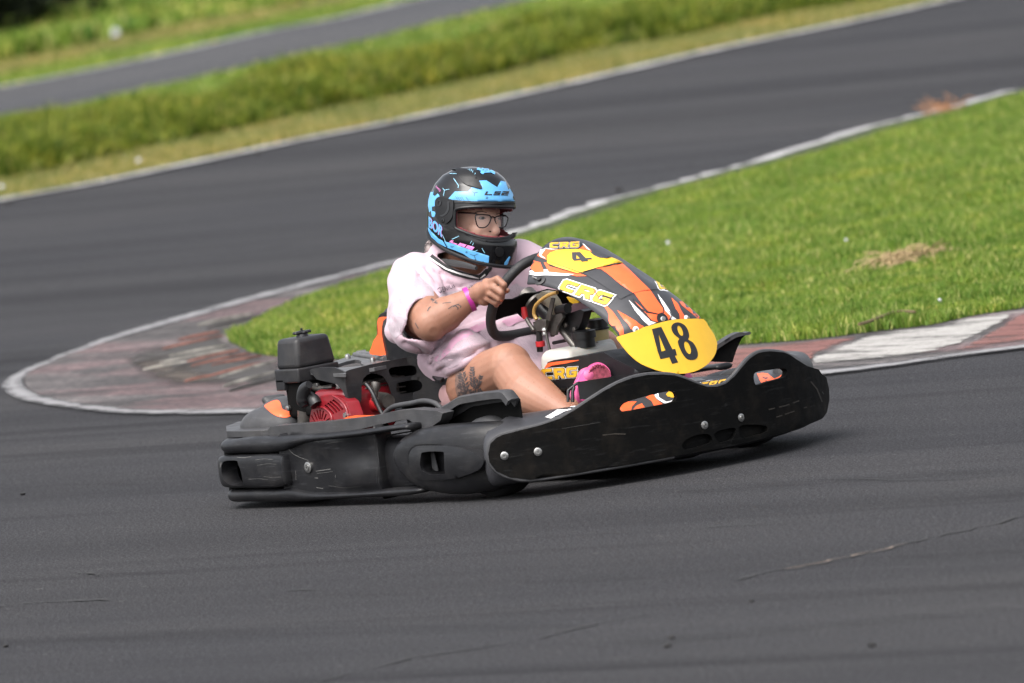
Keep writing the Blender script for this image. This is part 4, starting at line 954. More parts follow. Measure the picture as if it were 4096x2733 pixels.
# ---- frame and floor
fr = []
bm = bmesh.new()
for s in (-1, 1):
    tube_bm(bm, spline([(-.78, s*.30, .09), (-.3, s*.30, .08), (.1, s*.34, .08), (.35, s*.27, .08), (.62, s*.2, .09), (.92, s*.18, .09)], 6), .016)
    tube_bm(bm, spline([(.62, s*.2, .09), (.58, s*.35, .10), (.54, s*.47, .12)], 4), .02)
    tube_bm(bm, [(-.3, s*.30, .08), (-.3, s*.60, .10), (.25, s*.60, .10), (.3, s*.34, .08)], .013)
    tube_bm(bm, [(-.5, s*.3, .09), (-.5, s*.3, .14)], .02)
for x in (-.78, -.3, .25, .62): tube_bm(bm, [(x, -.30 if x < .5 else -.2, .085), (x, .30 if x < .5 else .2, .085)], .016)
tube_bm(bm, spline([(.62, -.2, .09), (.80, -.3, .17), (.93, -.15, .19), (.93, .15, .19), (.80, .3, .17), (.62, .2, .09)], 5), .011)
bm_obj('chassis_frame', bm, M_BMT, kart, smooth=True)
box('floor_tray', (.28, 0, .066), (.98, .52, .004), M_MET, kart, bevel=.001)

# ---- near mudguard over the front wheel
gs = surf_axis(y=-.60)
arch = [(1725,1695),(1742,1662),(1768,1640),(1800,1622),(1835,1600),(1870,1592),(1930,1582),(1985,1576),(2010,1578),(2022,1590),(2036,1608)]
Pa = [at(a, b, y=-.60) for a, b in arch]
def fender(pts, depth, mm, name, lip=.016, mir=False):
    rings = []; s = -1 if mir else 1
    for i, p in enumerate(pts):
        T = (pts[min(i+1, len(pts)-1)]-pts[max(i-1, 0)]).normalized(); up = Vector((-T.z, 0, T.x)); 
        sec = [(0, 0), (0, .008), (.01, .012), (depth-.01, .012), (depth, .008), (depth, 0), (depth*.5, .002)]
        sec = [(-.006, -lip), (-.006, .006), (.006, .012), (depth-.01, .010), (depth, 0), (depth-.006, -lip*2), (depth-.012, -lip*2), (depth-.014, 0), (.008, 0), (.004, -lip)]
        rings.append([Vector((p.x, (p.y+d)*s, p.z))+up*h for d, h in sec])
    return loft(name, rings, mm, kart, smooth=55)
Pa = spline(Pa, 4)
fender(Pa, .05, M_GRY, 'mudguard')
Pi = [p+Vector((0, .045, -.004)) for p in Pa]; low = [Vector((p.x, p.y, .13)) for p in Pi]
bm = bmesh.new()
A = [bm.verts.new(p) for p in Pi]; B = [bm.verts.new(p) for p in low]
for i in range(len(A)-1): bm.faces.new((A[i], A[i+1], B[i+1], B[i]))
bm_obj('mudguard_inner', bm, M_DRK, kart, solid=.004)
# far mudguard's turned-up wing beside the yellow plate
pplate('mudguard', c11([(420,470),(430,420),(470,380),(560,320),(640,270),(700,240),(750,228),(800,238),(850,222),(870,235),(850,255),(800,262),(760,300),(730,360),(700,430),(655,570),(480,565),(430,560)]), surf_plane((.70, .50, .3), (1, -.35, 0)), .02, M_DRK, kart, bevel=.004)
pplate('mudguard_trim', c11([(425,440),(470,380),(560,320),(640,268),(700,238),(750,226),(800,236),(850,220),(872,235),(850,256),(800,262),(760,270),(700,285),(620,330),(560,370),(500,410),(460,450),(440,480)]), surf_plane((.715, .49, .3), (1, -.35, 0)), .05, M_GRY, kart, bevel=.006)
# rounded end of the far bumper, seen over its right shoulder
fr_ = wall_loft('corner_pod', [(v.x, v.y) for v in spline([(.88,.50,0),(.84,.60,0),(.76,.68,0),(.64,.72,0),(.5,.72,0)], 4)], [(.08, .31)]*3+[(.08, .305)]*10+[(.08, .28)]*4, .12, M_GRY, kart, pw=3)
# ---- steering fairing
C_ = [(.345,.797),(.42,.785),(.50,.755),(.58,.717),(.66,.672),(.74,.616),(.80,.563),(.842,.513),(.848,.475)]
E_ = [(.335,.668,.205),(.42,.665,.20),(.50,.650,.192),(.58,.620,.182),(.66,.577,.176),(.72,.542,.175),(.765,.512,.178),(.80,.484,.180),(.802,.46,.178)]
C_ = spline([(a, 0, b) for a, b in C_], 4); E_ = spline([(a, c, b) for a, b, c in E_], 4); VS = [k/24*2-1 for k in range(25)]
G_ = []
for gi, (c, e) in enumerate(zip(C_, E_)):
    row = []
    for v in VS:
        w = abs(v)**float(np.interp(gi/len(C_), [0, .3, .5, 1], [2.0, 1.3, 1.5, 3.2])); row.append(Vector((c.x*(1-w)+e.x*w, e.y*math.copysign(abs(v)**.96, v), c.z*(1-w)+e.z*w)))
    G_.append(row)
V = [p for r in G_ for p in r]; n_ = len(VS); F = [(i*n_+j, i*n_+j+1, (i+1)*n_+j+1, (i+1)*n_+j) for i in range(len(G_)-1) for j in range(n_-1)]
# rounded rear corners: trim the top edge back towards the sides
for j, v in enumerate(VS):
    for i in range(6):
        V[i*n_+j] = V[i*n_+j]+Vector((.055*abs(v)**3*(1-i/6), 0, 0))
fair = mesh_obj('steering_fairing', V, F, M_CHR, kart, smooth='all', solid=.005)
bpy.context.view_layer.update(); FT = surf_tree(bvh(fair))
fg = [
 (c1([(200,300),(270,270),(345,290),(385,390),(290,400),(240,350)]), M_ORG, 1), (c1([(380,290),(410,290),(440,330),(760,405),(830,432),(720,436),(600,405),(435,392)]), M_ORG, 1),
 (c1([(330,130),(380,105),(440,145),(560,160),(480,170),(430,195),(408,240),(408,262),(340,235),(255,200),(300,160)]), M_ORG, 1),
 (c1([(185,332),(255,372),(290,398),(385,392),(380,365),(415,362),(435,392),(560,404),(700,415),(620,432),(400,425),(300,430),(180,428),(140,412),(240,410)]), M_WHT, 2),
 (c1([(345,160),(360,130),(400,140),(480,155),(560,165),(500,160),(400,150),(355,215),(405,255),(350,235),(268,180),(330,210)]), M_WHT, 2),
 (c1([(740,150),(760,140),(800,105),(860,150),(885,185),(800,165)]), M_ORG, 1), (c1([(780,95),(800,100),(850,150),(870,170),(830,150)]), M_WHT, 2),
 (c1([(412,265),(418,220),(445,190),(520,162),(640,150),(760,155),(900,185),(1060,230),(1130,255),(1210,295),(960,340),(860,368),(780,400),(735,408),(700,395),(430,312),(412,290)]), M_YEL, 2),
 (c1([(900,352),(1200,298),(1290,380),(1400,490),(1490,575),(1560,680),(1625,770),(1625,800),(1585,828),(1470,800),(1420,745),(1330,620),(1180,520),(1050,410),(980,360)]), M_ORG, 1),
 (c1([(1265,678),(1350,760),(1440,850),(1500,900),(1555,918),(1475,948),(1420,900),(1330,790)]), M_WHT, 1), (c1([(1565,615),(1640,710),(1700,800),(1720,850),(1765,880),(1715,888),(1660,830),(1610,720)]), M_WHT, 1),
 (c1([(1320,690),(1400,760),(1450,820),(1590,838),(1640,790),(1700,850),(1690,880),(1650,915),(1560,915),(1500,890),(1440,820)]), M_ORG, 2),
 (c1([(1010,750),(1040,745),(1100,800),(1170,900),(1210,980),(1215,1040),(1140,1072),(1080,990),(1030,920),(1060,860),(1050,810)]), M_ORG, 1),
 (c1([(1145,788),(1240,840),(1340,900),(1425,960),(1330,1000),(1290,985),(1210,880)]), M_ORG, 1),
 (c1([(1710,655),(1780,720),(1850,850),(1870,875),(1800,882),(1750,760)]), M_ORG, 1), (c1([(1700,585),(1790,640),(1900,710),(1960,770),(2045,875),(1990,878),(1920,820),(1820,740)]), M_ORG, 1),
]
for P, mm, k in fg: sdec('fairing_graphic', P, FT, mm, fair, .0006+.0007*k)
# dark outlines and seams
for L, w in (([(1310,670),(1340,740),(1430,800),(1470,815),(1590,838),(1630,815),(1632,770),(1560,660)], 3.2), ([(1440,820),(1490,895),(1570,918)], 3), ([(1690,800),(1712,850),(1695,880)], 3),
             ([(412,275),(600,340),(800,410),(950,500),(1100,600),(1180,675)], 1.6), ([(1180,675),(1300,620),(1430,585),(1580,575)], 1.6), ([(412,262),(412,300),(560,362),(735,408),(830,380),(960,342),(1210,297)], 2)):
    sdec('fairing_line', stroke_poly(c1(L), w), FT, M_LINE, fair, .0029, 8)
sdec('fairing_graphic', scurve(c1([(435,135),(450,85),(500,68),(620,55),(700,62),(760,90),(785,115),(740,150),(640,155),(520,150)]), 3), FT, M_LINE, fair, .0027)
letters('CRG', c1([(440,92),(755,82),(755,140),(440,145)]), FT, [(2.0, M_WHT), (1.2, M_LINE), (0, M_YEL2)], fair, 'fairing_lettering', base=.0032, step=6)
letters('CRG', c1([(590,468),(1120,640),(1045,745),(530,565)]), FT, [(7, M_WHT), (2.6, M_LINE), (0, M_YEL)], fair, 'fairing_lettering', base=.0015)
sdec('fairing_lettering', stroke_poly(c1([(900,575),(920,610),(960,660)]), 3), FT, M_REDP, fair, .0045)
letters('G', c1([(1530,465),(1650,520),(1700,585),(1580,570)]), FT, [(4.5, M_WHT), (1.5, M_LINE), (0, M_YEL)], fair, 'fairing_lettering', base=.0015)
letters('4', [(p[0], p[1]) for p in c1([(600,190),(830,185),(915,275),(700,295)])], FT, [(0, M_CHR)], fair, 'race_number', base=.0034)
sdec('race_number', c1([(862,184),(930,188),(1010,208),(1085,240),(1040,252),(965,246),(905,222)]), FT, M_CHR, fair, .0036, 6)
# clip and strap on the near edge of the fairing
P, n = FT(*c1([(343,480)])[0]); lathe('fairing_clip', P, n, [(.020, 0), (.020, .004), (.008, .006), (.008, .014)], M_BMT, fair)
tube('clip_wire', [FT(*p)[0]+FT(*p)[1]*.008 for p in c1([(330,480),(300,465),(275,455)])], .003, M_STL, fair, 6)
# yellow number plate at the foot of the fairing
def nplate(px, py):
    d = ray(px, py); lo, hi = 30.0, 36.0
    f = lambda P: P.x-(.882-.30*(P.z-.42)-1.1*(P.y-.015)**2+.012)
    a, b = lo, hi
    for _ in range(40):
        m = (a+b)/2
        if f(CAM+d*m) > 0: a = m
        else: b = m
    P = CAM+d*a; return P, Vector((1, 2.2*(P.y-.015), .30)).normalized()
ypl = c1([(1138,1075),(1190,1050),(1330,1010),(1420,965),(1500,945),(1600,915),(1740,885),(1900,877),(2050,880),(2100,950),(2160,1040),(2190,1120),(2192,1150),(2180,1230),(2140,1300),(2080,1362),(1990,1415),(1900,1442),(1800,1452),(1700,1446),(1560,1415),(1400,1350),(1300,1275),(1225,1195),(1180,1135)])
ypl = [(v.x, v.y) for v in spline([(a, b, 0) for a, b in ypl], 2, True)]
yp = pplate('number_plate', ypl, nplate, .004, M_YEL, kart, step=24, bevel=.001)
sdec('race_number', c1([(1507,985),(1605,960),(1722,1197),(1752,1193),(1770,1258),(1748,1265),(1783,1333),(1718,1348),(1690,1280),(1597,1300),(1567,1215)]), nplate, M_LINE, yp, .0012, holes=[c1([(1578,1040),(1650,1208),(1607,1220)])])
sdec('race_number', scurve(c1([(1712,955),(1740,924),(1790,916),(1850,945),(1885,1000),(1897,1060),(1888,1095),(1935,1125),(1975,1190),(1988,1260),(1965,1298),(1910,1308),(1860,1285),(1815,1220),(1785,1150),(1778,1110),(1792,1085),(1745,1045),(1716,1000)]), 3), nplate, M_LINE, yp, .0012,
     holes=[ellipse(*c1([(1803,1003)])[0], 9, 22, R(-22), 14), ellipse(*c1([(1880,1180)])[0], 11, 27, R(-20), 14)])
def washer(px, py, surf, r, parent):
    P, n = surf(px, py); lathe('washer', P, n, [(r, 0), (r, .002), (r*.45, .003), (r*.45, .008), (r*.25, .008)], M_WHT, parent, 18)
    lathe('bolt_head', P+n*.008, n, [(r*.4, 0), (r*.4, .004), (r*.2, .005)], M_STL, parent, 8)
P, n = FT(*c1([(1615,884)])[0]); lathe('washer_ring', P, n, [(.0225, .003), (.0225, .004), (.015, .0045)], M_LINE, fair)
washer(*c1([(1615,884)])[0], FT, .0185, fair)
for q in ((1340,990), (1868,872)): washer(*c1([q])[0], FT if q[0] < 1500 else FT, .011, fair)

# ---- tunnel cover, tanks
tun = blob('tunnel_cover', [('cap', (.40, 0, .17), (.86, 0, .16), .15, .13), ('cap', (.42, -.04, .2), (.60, -.04, .19), .11, .11), ('cap', (.42, .06, .2), (.60, .06, .19), .11, .11), ('cap', (.70, -.06, .17), (.9, -.04, .16), .10, .09), ('cap', (.70, .08, .17), (.9, .08, .16), .10, .09)], M_BLK, kart, .012, 8)
tnear = surf_axis(y=-.125)
tp = pplate('tunnel_side', c1([(385,1420),(420,1330),(480,1310),(750,1270),(830,1262),(1000,1225),(1120,1300),(1330,1400),(1380,1440),(1380,1560),(700,1600),(480,1600)]), tnear, .2, M_BLK, kart, bevel=.02, seg=4)
top = pplate('tunnel_top', c1([(800,1265),(980,1222),(1110,1208),(1230,1215),(1330,1300),(1500,1400),(1560,1425),(1640,1460),(1400,1440),(1330,1402),(1120,1310),(1000,1270),(900,1262)]), surf_plane((.47, 0, .418), (.29, 0, 1)), .03, M_GRY, kart, bevel=.012, seg=4)
sdec('tunnel_graphic', c1([(390,1390),(420,1345),(440,1335),(600,1315),(748,1306),(752,1312),(600,1345),(470,1365),(395,1400)]), tnear, M_ORG, tp, .002)
letters('CRG', c1([(345,1405),(745,1378),(740,1482),(380,1515)]), tnear, [(3.2, M_WHT), (1.6, M_LINE), (0, M_YEL2)], tp, 'tunnel_lettering', base=.002)
box('fuel_tank', (.345, .01, .36), (.19, .25, .14), M_TANK, kart, taper=(.85, .9), bevel=.03, seg=5)
ftk = bpy.data.objects['fuel_tank']
tube('tank_shoulder', [(.38, .06, .405), (.38, .12, .405)], .032, M_TANK, ftk)
lathe('fuel_cap', (.395, .0, .425), (0, 0, 1), [(.036, 0), (.036, .03), (.042, .03), (.042, .055), (.03, .058)], M_BMT, kart, 24)
rs = tag(lathe('brake_reservoir', at(2395, 1375, y=.13), (0, 0, 1), [(.03, 0), (.038, .01), (.04, .045), (.038, .058), (.034, .06)], M_BRS, kart, 24))
lathe('reservoir_cap', at(2390, 1310, y=.13)-Vector((0, 0, .008)), (0, 0, 1), [(.041, 0), (.041, .006), (.037, .008), (.036, .036), (.03, .038)], M_BMT, rs, 20)
# ---- steering wheel
SWC = Vector((.145, 0, .60)); UU = Vector((math.cos(R(55)), 0, math.sin(R(55)))); LL = Vector((0, 1, 0)); SN = LL.cross(UU)
def sw(a, b, c=0): return SWC+LL*a+UU*b+SN*c
whl = empty('steering_wheel'); whl.parent = kart
rim = [(-.05,.168),(-.10,.150),(-.145,.10),(-.170,.04),(-.172,-.03),(-.155,-.085),(-.125,-.125),(-.08,-.14),(0,-.143),(.08,-.14),(.125,-.125),(.155,-.085),(.172,-.03),(.170,.04),(.145,.10),(.10,.150),(.05,.168),(0,.172)]
tube('rim', [sw(a, b) for a, b in rim], .0175, mat('wheel_grip', (.014, .014, .015), .6, bmp=.8, scale=110), whl, 12, True, 4)
sp = [(-.165,.03),(-.10,.02),(-.05,.035),(0,.03),(.05,.035),(.10,.02),(.165,.03),(.165,-.06),(.12,-.05),(.06,-.045),(.03,-.07),(-.03,-.07),(-.06,-.045),(-.12,-.05),(-.165,-.06)]
plate('spoke_plate', sp, [], lambda u, v: (sw(u, v, .012), SN), .008, M_DRK, whl, None, .002)
lathe('hub', sw(0, -.01, -.035), SN, [(.035, 0), (.035, .05), (.05, .06), (.05, .07)], M_MET, whl)
for px in ((2305,1186),): pass
# ---- column and linkage
tube('steering_column', [sw(0, 0, -.02), (.27, 0, .50), (.40, 0, .37)], .014, M_MET, kart)
tube('steering_column', [(.19, 0, .565), (.25, 0, .515)], .026, M_BMT, kart)
cb = pplate('column_bracket', c1([(540,800),(600,835),(760,780),(800,800),(775,900),(700,1080),(690,1100),(660,1060),(600,1000),(560,1000),(535,940),(580,900)]), surf_axis(y=.0), .035, M_BMT, kart, bevel=.002)
for q in ((710,985), (700,1040), (620,940), (560,880), (480,1040)):
    P = at(*c1([q])[0], y=-.005); lathe('bolt_head', P, (0, -1, 0), [(.009, 0), (.009, .008), (.006, .009)], M_MET, cb, 6, smooth=False)
tube('column_clamp', [at(*c1([q])[0], y=-.02) for q in ((530,790), (630,770))], .018, M_BMT, kart)
pplate('link_plate', c1([(440,850),(560,820),(580,860),(520,960),(500,1050),(450,1040),(400,960),(380,900)]), surf_axis(y=-.035), .012, M_MET, kart, bevel=.002)
pplate('link_arm', c1([(395,890),(455,655),(490,660),(478,720),(440,900)]), surf_axis(y=-.05), .006, M_MET, kart, bevel=.001)
pplate('mount_bracket', c1([(290,640),(360,590),(420,600),(480,690),(530,800),(480,850),(420,760),(330,700)]), surf_axis(y=-.03), .03, mat('raw_alloy', (.30, .27, .21), .5, .6), kart, bevel=.004)
pplate('lever_bracket', c1([(262,915),(320,885),(395,890),(400,950),(370,1010),(290,1010)]), surf_axis(y=-.06), .015, M_MET, kart, bevel=.003)
lv = tube('clutch_lever', [at(*c1([q])[0], y=-.065) for q in ((275,1000), (235,940), (200,880), (185,830))], .007, M_MET, kart, n=3)
tube('lever_grip', [at(*c1([q])[0], y=-.065) for q in ((190,875), (178,820), (170,755))], [.010, .011, .009], M_REDP, lv, n=4)
tube('brake_hose', [at(*c1([q])[0], y=-.055) for q in ((305,885), (278,830), (285,760), (330,700), (420,635), (520,600))], .0065, M_AMB, kart, n=5)
tube('throttle_rod', [at(*c1([q])[0], y=-.06) for q in ((395,1000), (425,1130), (465,1320))], .005, M_MET, kart)
lathe('cable_adjuster', at(*c1([(392,1050)])[0], y=-.06), (0, 0, 1), [(.010, 0), (.011, .005), (.008, .012), (.011, .018), (.008, .026)], M_STL, kart, 6)
tube('support_post', [at(*c1([q])[0], y=-.055) for q in ((330,1010), (340,1220))], .011, M_BMT, kart); tube('post_collar', [at(*c1([q])[0], y=-.058) for q in ((340,1112), (345,1165))], .016, M_REDP, kart)
tube('tie_bar', [at(*c1([q])[0], y=.02) for q in ((480,1130), (620,1100))], .006, M_BMT, kart)
pplate('warning_tag', c1([(615,650),(750,690),(740,712),(680,718),(650,700)]), surf_axis(y=.02), .01, M_YEL, kart, bevel=0)
# ---- pedal guard
pg = pplate('pedal_guard', c9([(700,440),(740,425),(1285,340),(1300,350),(1305,470),(1290,530),(1000,640),(950,665),(740,660),(720,500)]), surf_plane((.70, -.24, .25), (1, -.12, .25)), .004, M_BMT, kart, bevel=.001)
tube('pedal_hoop', [surf_plane((.68, -.27, .25), (1, -.5, .25))(*c9([q])[0])[0] for q in ((735,440), (690,455), (600,530), (578,560), (578,700))], .005, M_BMT, kart, n=3)
tube('pedal_hoop', [surf_plane((.68, -.27, .25), (1, -.5, .25))(*c9([q])[0])[0] for q in ((660,500), (640,560), (640,700))], .006, M_BMT, kart)

# ---- seat
def seat_ring(z, xb, xf, hw, t, bow=.06):
    out = []
    for s in (0, 1):
        o = t*s; ring = []
        for k in range(19):
            u = k/18*2-1; a = abs(u)
            if a > .55: q = (a-.55)/.45; x = xb+bow*.35+(xf-xb)*q; y = hw
            else: q = a/.55; x = xb+bow*.35*q**3; y = hw*math.sin(q*math.pi/2)**.8
            ring.append(Vector((x+(-o if a < .45 else 0), math.copysign(max(0, y+(o if a > .3 else 0)), u), z)))
        out.append(ring)
    return out[0]+list(reversed(out[1]))
zs = [(.08, -.30, .04, .185), (.14, -.34, .07, .195), (.22, -.37, .04, .205), (.32, -.40, -.08, .21), (.42, -.425, -.20, .21), (.52, -.445, -.33, .205), (.58, -.455, -.40, .19), (.61, -.46, -.44, .16)]
zz = spline([(a, b, c) for a, b, c, d in zs], 4); hh = [v.x for v in spline([(d, 0, 0) for a, b, c, d in zs], 4)]
seat = loft('seat', [seat_ring(v.x, v.y, v.z, h, .012) for v, h in zip(zz, hh)], M_BLK, kart, smooth='all')
box('seat_base', (-.12, 0, .07), (.36, .34, .02), M_BLK, seat, bevel=.008)
sn = surf_plane((-.44, -.2, .5), (.25, -1, 0))
pplate('seat_shell', scurve(c10([(690,560),(688,420),(700,320),(730,260),(790,228),(860,222),(900,300),(880,420),(900,640),(885,790),(620,790),(640,700),(670,620)]), 2), sn, .05, M_BLK, seat, bevel=.012, seg=3)
pplate('seat_back_panel', scurve(c10([(716,520),(712,360),(735,300),(800,292),(860,300),(840,400),(850,560),(885,790),(618,790),(632,700),(665,600)]), 2), sn, .012, M_ORP, seat, bevel=.004, out=.006)
pplate('seat_side', c10([(830,480),(1000,520),(1180,520),(1280,700),(1420,930),(1440,1010),(1250,1010),(880,800)]), surf_plane((-.30, -.205, .4), (.05, -1, 0)), .012, M_BLK, seat, bevel=.004)
pplate('seat_strut', c10([(1160,520),(1215,525),(1300,650),(1420,870),(1410,920),(1350,905),(1250,680)]), surf_plane((-.28, -.225, .4), (.05, -1, 0)), .01, M_GRY, seat, bevel=.003)
tube('seat_rib', [surf_plane((-.30, -.218, .4), (.05, -1, 0))(*c10([q])[0])[0] for q in ((975,620), (1040,690), (1140,710), (1260,705))], .005, M_GRY, seat, n=4)
# ---- engine group
AX, AY = -.563, -.50
ab = empty('air_box'); ab.parent = kart
def rbox(name, x0, x1, y0, y1, z0, z1, mm, parent, taper=(1, 1), bevel=.015, seg=4): return box(name, ((x0+x1)/2, (y0+y1)/2, (z0+z1)/2), (x1-x0, y1-y0, z1-z0), mm, parent, taper=taper, bevel=bevel, seg=seg)
rbox('lid', AX-.128, AX, AY, AY+.172, .452, .556, M_MID, ab, (.90, .84), .016)
rbox('lid_skirt', AX-.133, AX+.004, AY-.004, AY+.176, .405, .454, M_MID, ab, bevel=.006)
for (x0, x1, y0, y1) in ((AX-.133, AX-.085, AY-.004, AY+.05), ): rbox('skirt_tab', x0, x1, y0, y1, .38, .42, M_MID, ab, bevel=.004)
rbox('filter_body', AX-.108, AX+.0, AY+.01, AY+.16, .28, .41, M_DRK, ab, (1.0, 1.0), .018)
rbox('filter_foot', AX-.10, AX+.12, AY+.015, AY+.14, .285, .32, M_DRK, ab, bevel=.012)
kp = Vector((AX-.062, AY+.085, .556)); kn = lathe('lid_knob', kp, (0, 0, 1), [(.022, 0), (.02, .008), (.012, .010), (.012, .02), (.004, .02), (.004, .028)], M_BMT, ab, 16)
box('knob_wing', kp+Vector((0, 0, .014)), (.022, .07, .010), M_BMT, kn, bevel=.006, seg=3); box('knob_wing', kp+Vector((0, 0, .0135)), (.05, .02, .011), M_BMT, kn, bevel=.005, seg=3)
P = at(*c8([(338,1200)])[0], y=AY+.008); lathe('body_screw', P, (0, -1, 0), [(.010, 0), (.010, .01), (.006, .012)], M_STL, ab, 8)
# red engine
eng = empty('engine'); eng.parent = kart
ec = at(*c8([(745,1330)])[0], y=-.56)
rc = surf_plane(ec, (-.12, -1, .1))
redsh = scurve(c8([(590,1370),(600,1290),(625,1200),(690,1110),(780,1060),(880,1035),(960,1060),(1040,1110),(1075,1190),(1110,1300),(1120,1420),(900,1460),(590,1460)]), 3)
bol = [stroke_poly(c8([a, b]), w) for a, b, w in [((1*x0, y0), (x1, y1), 5.2) for x0, y0, x1, y1 in ((612,1290,655,1370),(645,1250,688,1355),(682,1225,712,1345),(722,1220,725,1340),(765,1235,742,1345),(800,1275,770,1350),(845,1330,800,1362))]]
slo = [stroke_poly(c8(L), 9) for L in (([(785,1165),(850,1230),(893,1275)]), ([(815,1140),(885,1200),(932,1258)]), ([(845,1118),(915,1180),(968,1240)]), ([(880,1098),(955,1160),(1008,1222)]))]
cow = pplate('fan_cowl', redsh, rc, .05, M_RED, eng, bol+slo, 14, .004, 2)
pplate('fan_void', grow(redsh, -8), rc, .01, M_DRK, cow, out=-.018, bevel=0)
cowc = rc(*c8([(745,1330)])[0])[0]
tube('cowl_rib', [rc(*c8([q])[0])[0]+Vector((0, -.002, 0)) for q in ((632,1200), (700,1185), (780,1200), (850,1260), (880,1340), (870,1400))], .004, M_RED, cow, n=4)
tube('cowl_rib', [rc(*c8([q])[0])[0]+Vector((0, -.002, 0)) for q in ((890,1045), (980,1100), (1050,1190), (1080,1300))], .004, M_RED, cow, n=4)
P = rc(*c8([(1062,1290)])[0])[0]; lathe('cowl_bolt', P, (-.1, -1, .1), [(.013, -.01), (.013, .004), (.009, .006), (.009, .012)], M_STL, cow, 8)
bm = bmesh.new(); box_bm(bm, (ec.x+.02, -.43, .30), (.20, .22, .16)); bm_obj('crankcase', bm, M_RED, eng, bevel=.03, seg=4)
pplate('engine_tank', c8([(1050,1040),(1240,1075),(1480,1080),(1500,1160),(1490,1300),(1350,1300),(1080,1300)]), surf_axis(x=-.262), .06, M_RED, eng, bevel=.018, seg=4)
fp = surf_axis(x=-.25); P, n = fp(*c8([(1440,1150)])[0])
lathe('filler_cap', P-n*.02, n, [(.026, 0), (.026, .02), (.024, .03), (.008, .033)], M_REDP, eng, 20); box('cap_grip', P+n*.014, (.045, .012, .012), M_REDP, eng, rot=Matrix.Rotation(R(-25), 4, 'Y'), bevel=.003)
lathe('exhaust_stub', at(*c8([(1500,1100)])[0], y=-.42), (1, -.2, -.1), [(.026, -.03), (.028, .02), (.024, .05)], M_MET, eng, 18)
ph = at(*c8([(545,1030)])[0], y=-.585)
pull = tube('pull_handle', [at(*c8([q])[0], y=-.585) for q in ((585,905), (530,960), (505,1050), (510,1130), (530,1180))], [.014, .021, .022, .021, .012], M_BMT, eng, 14, n=4)
tube('pull_guide', [at(*c8([q])[0], y=-.565) for q in ((590,1040), (650,1110), (680,1160))], [.016, .022, .022], M_BMT, pull, 14, n=3)
tube('intake_pipe', [at(*c8([q])[0], y=-.47) for q in ((540,1230), (540,1400))], .028, M_MET, eng, 16)
tube('oil_hose', [at(*c8([q])[0], y=-.50) for q in ((690,1080), (720,1010), (800,995), (900,1000), (1040,1005))], .013, M_BMT, eng, n=4)
tube('hose', [at(*c8([q])[0], y=-.44) for q in ((640,940), (740,960), (900,940))], .012, M_MET, eng, n=3)
pplate('alloy_bracket', c8([(480,910),(590,900),(680,890),(690,930),(620,950),(480,935)]), surf_axis(y=-.45), .01, M_STL, eng, bevel=.001)
tube('throttle_cable', [at(*c8([q])[0], y=-.50) for q in ((1300,900), (1350,960), (1400,1050), (1450,1170), (1510,1290))], .007, M_BMT, eng, n=4)
box('pod_inner_wall', (-.36, -.598, .185), (.70, .006, .12), M_DRK, kart, bevel=0)
box('cylinder_head', (-.34, -.36, .35), (.12, .14, .09), M_MET, eng, bevel=.008)
for k in range(5): box('cooling_fin', (-.34, -.36, .315+k*.018), (.15, .17, .004), M_MET, eng, bevel=.001)
box('carburettor', (-.30, -.44, .345), (.06, .05, .05), M_MET, eng, bevel=.008); lathe('carb_nut', at(*c8([(1415,950)])[0], y=-.47), (0, -.3, -1), [(.016, -.02), (.018, 0), (.012, .01), (.012, .03)], M_MET, eng, 12)
# black cover over the engine
EP = surf_path([(-.235,-.55),(-.235,-.27),(-.05,-.235),(.08,-.23)])
cvs = pplate('engine_cover', c10([(270,1040),(285,1020),(330,1000),(600,930),(900,870),(1100,830),(1160,815),(1200,830),(1240,870),(1290,960),(1360,1010),(1440,1080),(1500,1140),(1540,1130),(1600,1080),(1660,1020),(1710,1080),(1730,1180),(1740,1350),(1700,1420),(1300,1450),(940,1470),(900,1400),(880,1290),(840,1180),(780,1090),(700,1055),(620,1045),(560,1070),(510,1120),(490,1200),(487,1390),(470,1440),(400,1468),(340,1460),(320,1400),(275,1200)]), EP, .006, M_MID, kart,
    [scurve(c10([(850,1010),(880,975),(950,960),(1150,940),(1210,970),(1225,1030),(1200,1070),(1100,1085),(940,1108),(880,1080)]), 3), scurve(c10([(950,1240),(970,1180),(1040,1160),(1200,1135),(1270,1155),(1300,1210),(1270,1270),(1180,1300),(1010,1320),(960,1290)]), 3), c10([(1565,1205),(1680,1195),(1690,1275),(1570,1285)]), c10([(1575,1335),(1680,1325),(1690,1400),(1580,1410)])], 20, .003)
pplate('cover_side', c8([(590,735),(620,710),(700,690),(900,690),(1010,740),(1045,770),(1045,900),(1060,1080),(1080,1150),(1130,1160),(1100,1160),(1062,1110),(1000,980),(930,900),(760,860),(680,840)]), surf_axis(y=-.55), .006, M_MID, cvs, step=20, bevel=.002)
zt = surf_plane((-.235, -.55, .435), (-.05, 0, 1))
tz = surf_axis(z=.437)
M_SKYLIT = plastic('sky_lit_plastic', (.085, .085, .088), .5, .3)  # cover top and ribs: brightness from the sky painted in as lighter plastic
pplate('cover_top', c8([(590,740),(620,705),(700,680),(830,675),(900,612),(1000,580),(1160,525),(1300,505),(1400,495),(1600,510),(1760,530),(1850,560),(1880,590),(1700,630),(1400,695),(1060,735),(1040,770),(800,765)]), tz, .012, M_SKYLIT, cvs, [c8([(830,690),(900,665),(1050,615),(1160,592),(1210,595),(1240,612),(1235,640),(1290,665),(1100,685),(900,695)])], 18, .004)
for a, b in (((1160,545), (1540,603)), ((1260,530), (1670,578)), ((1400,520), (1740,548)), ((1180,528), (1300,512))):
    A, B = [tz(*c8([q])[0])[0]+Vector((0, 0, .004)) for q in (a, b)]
    tube('cover_rib', [A, B], .009, M_SKYLIT, cvs, 10)
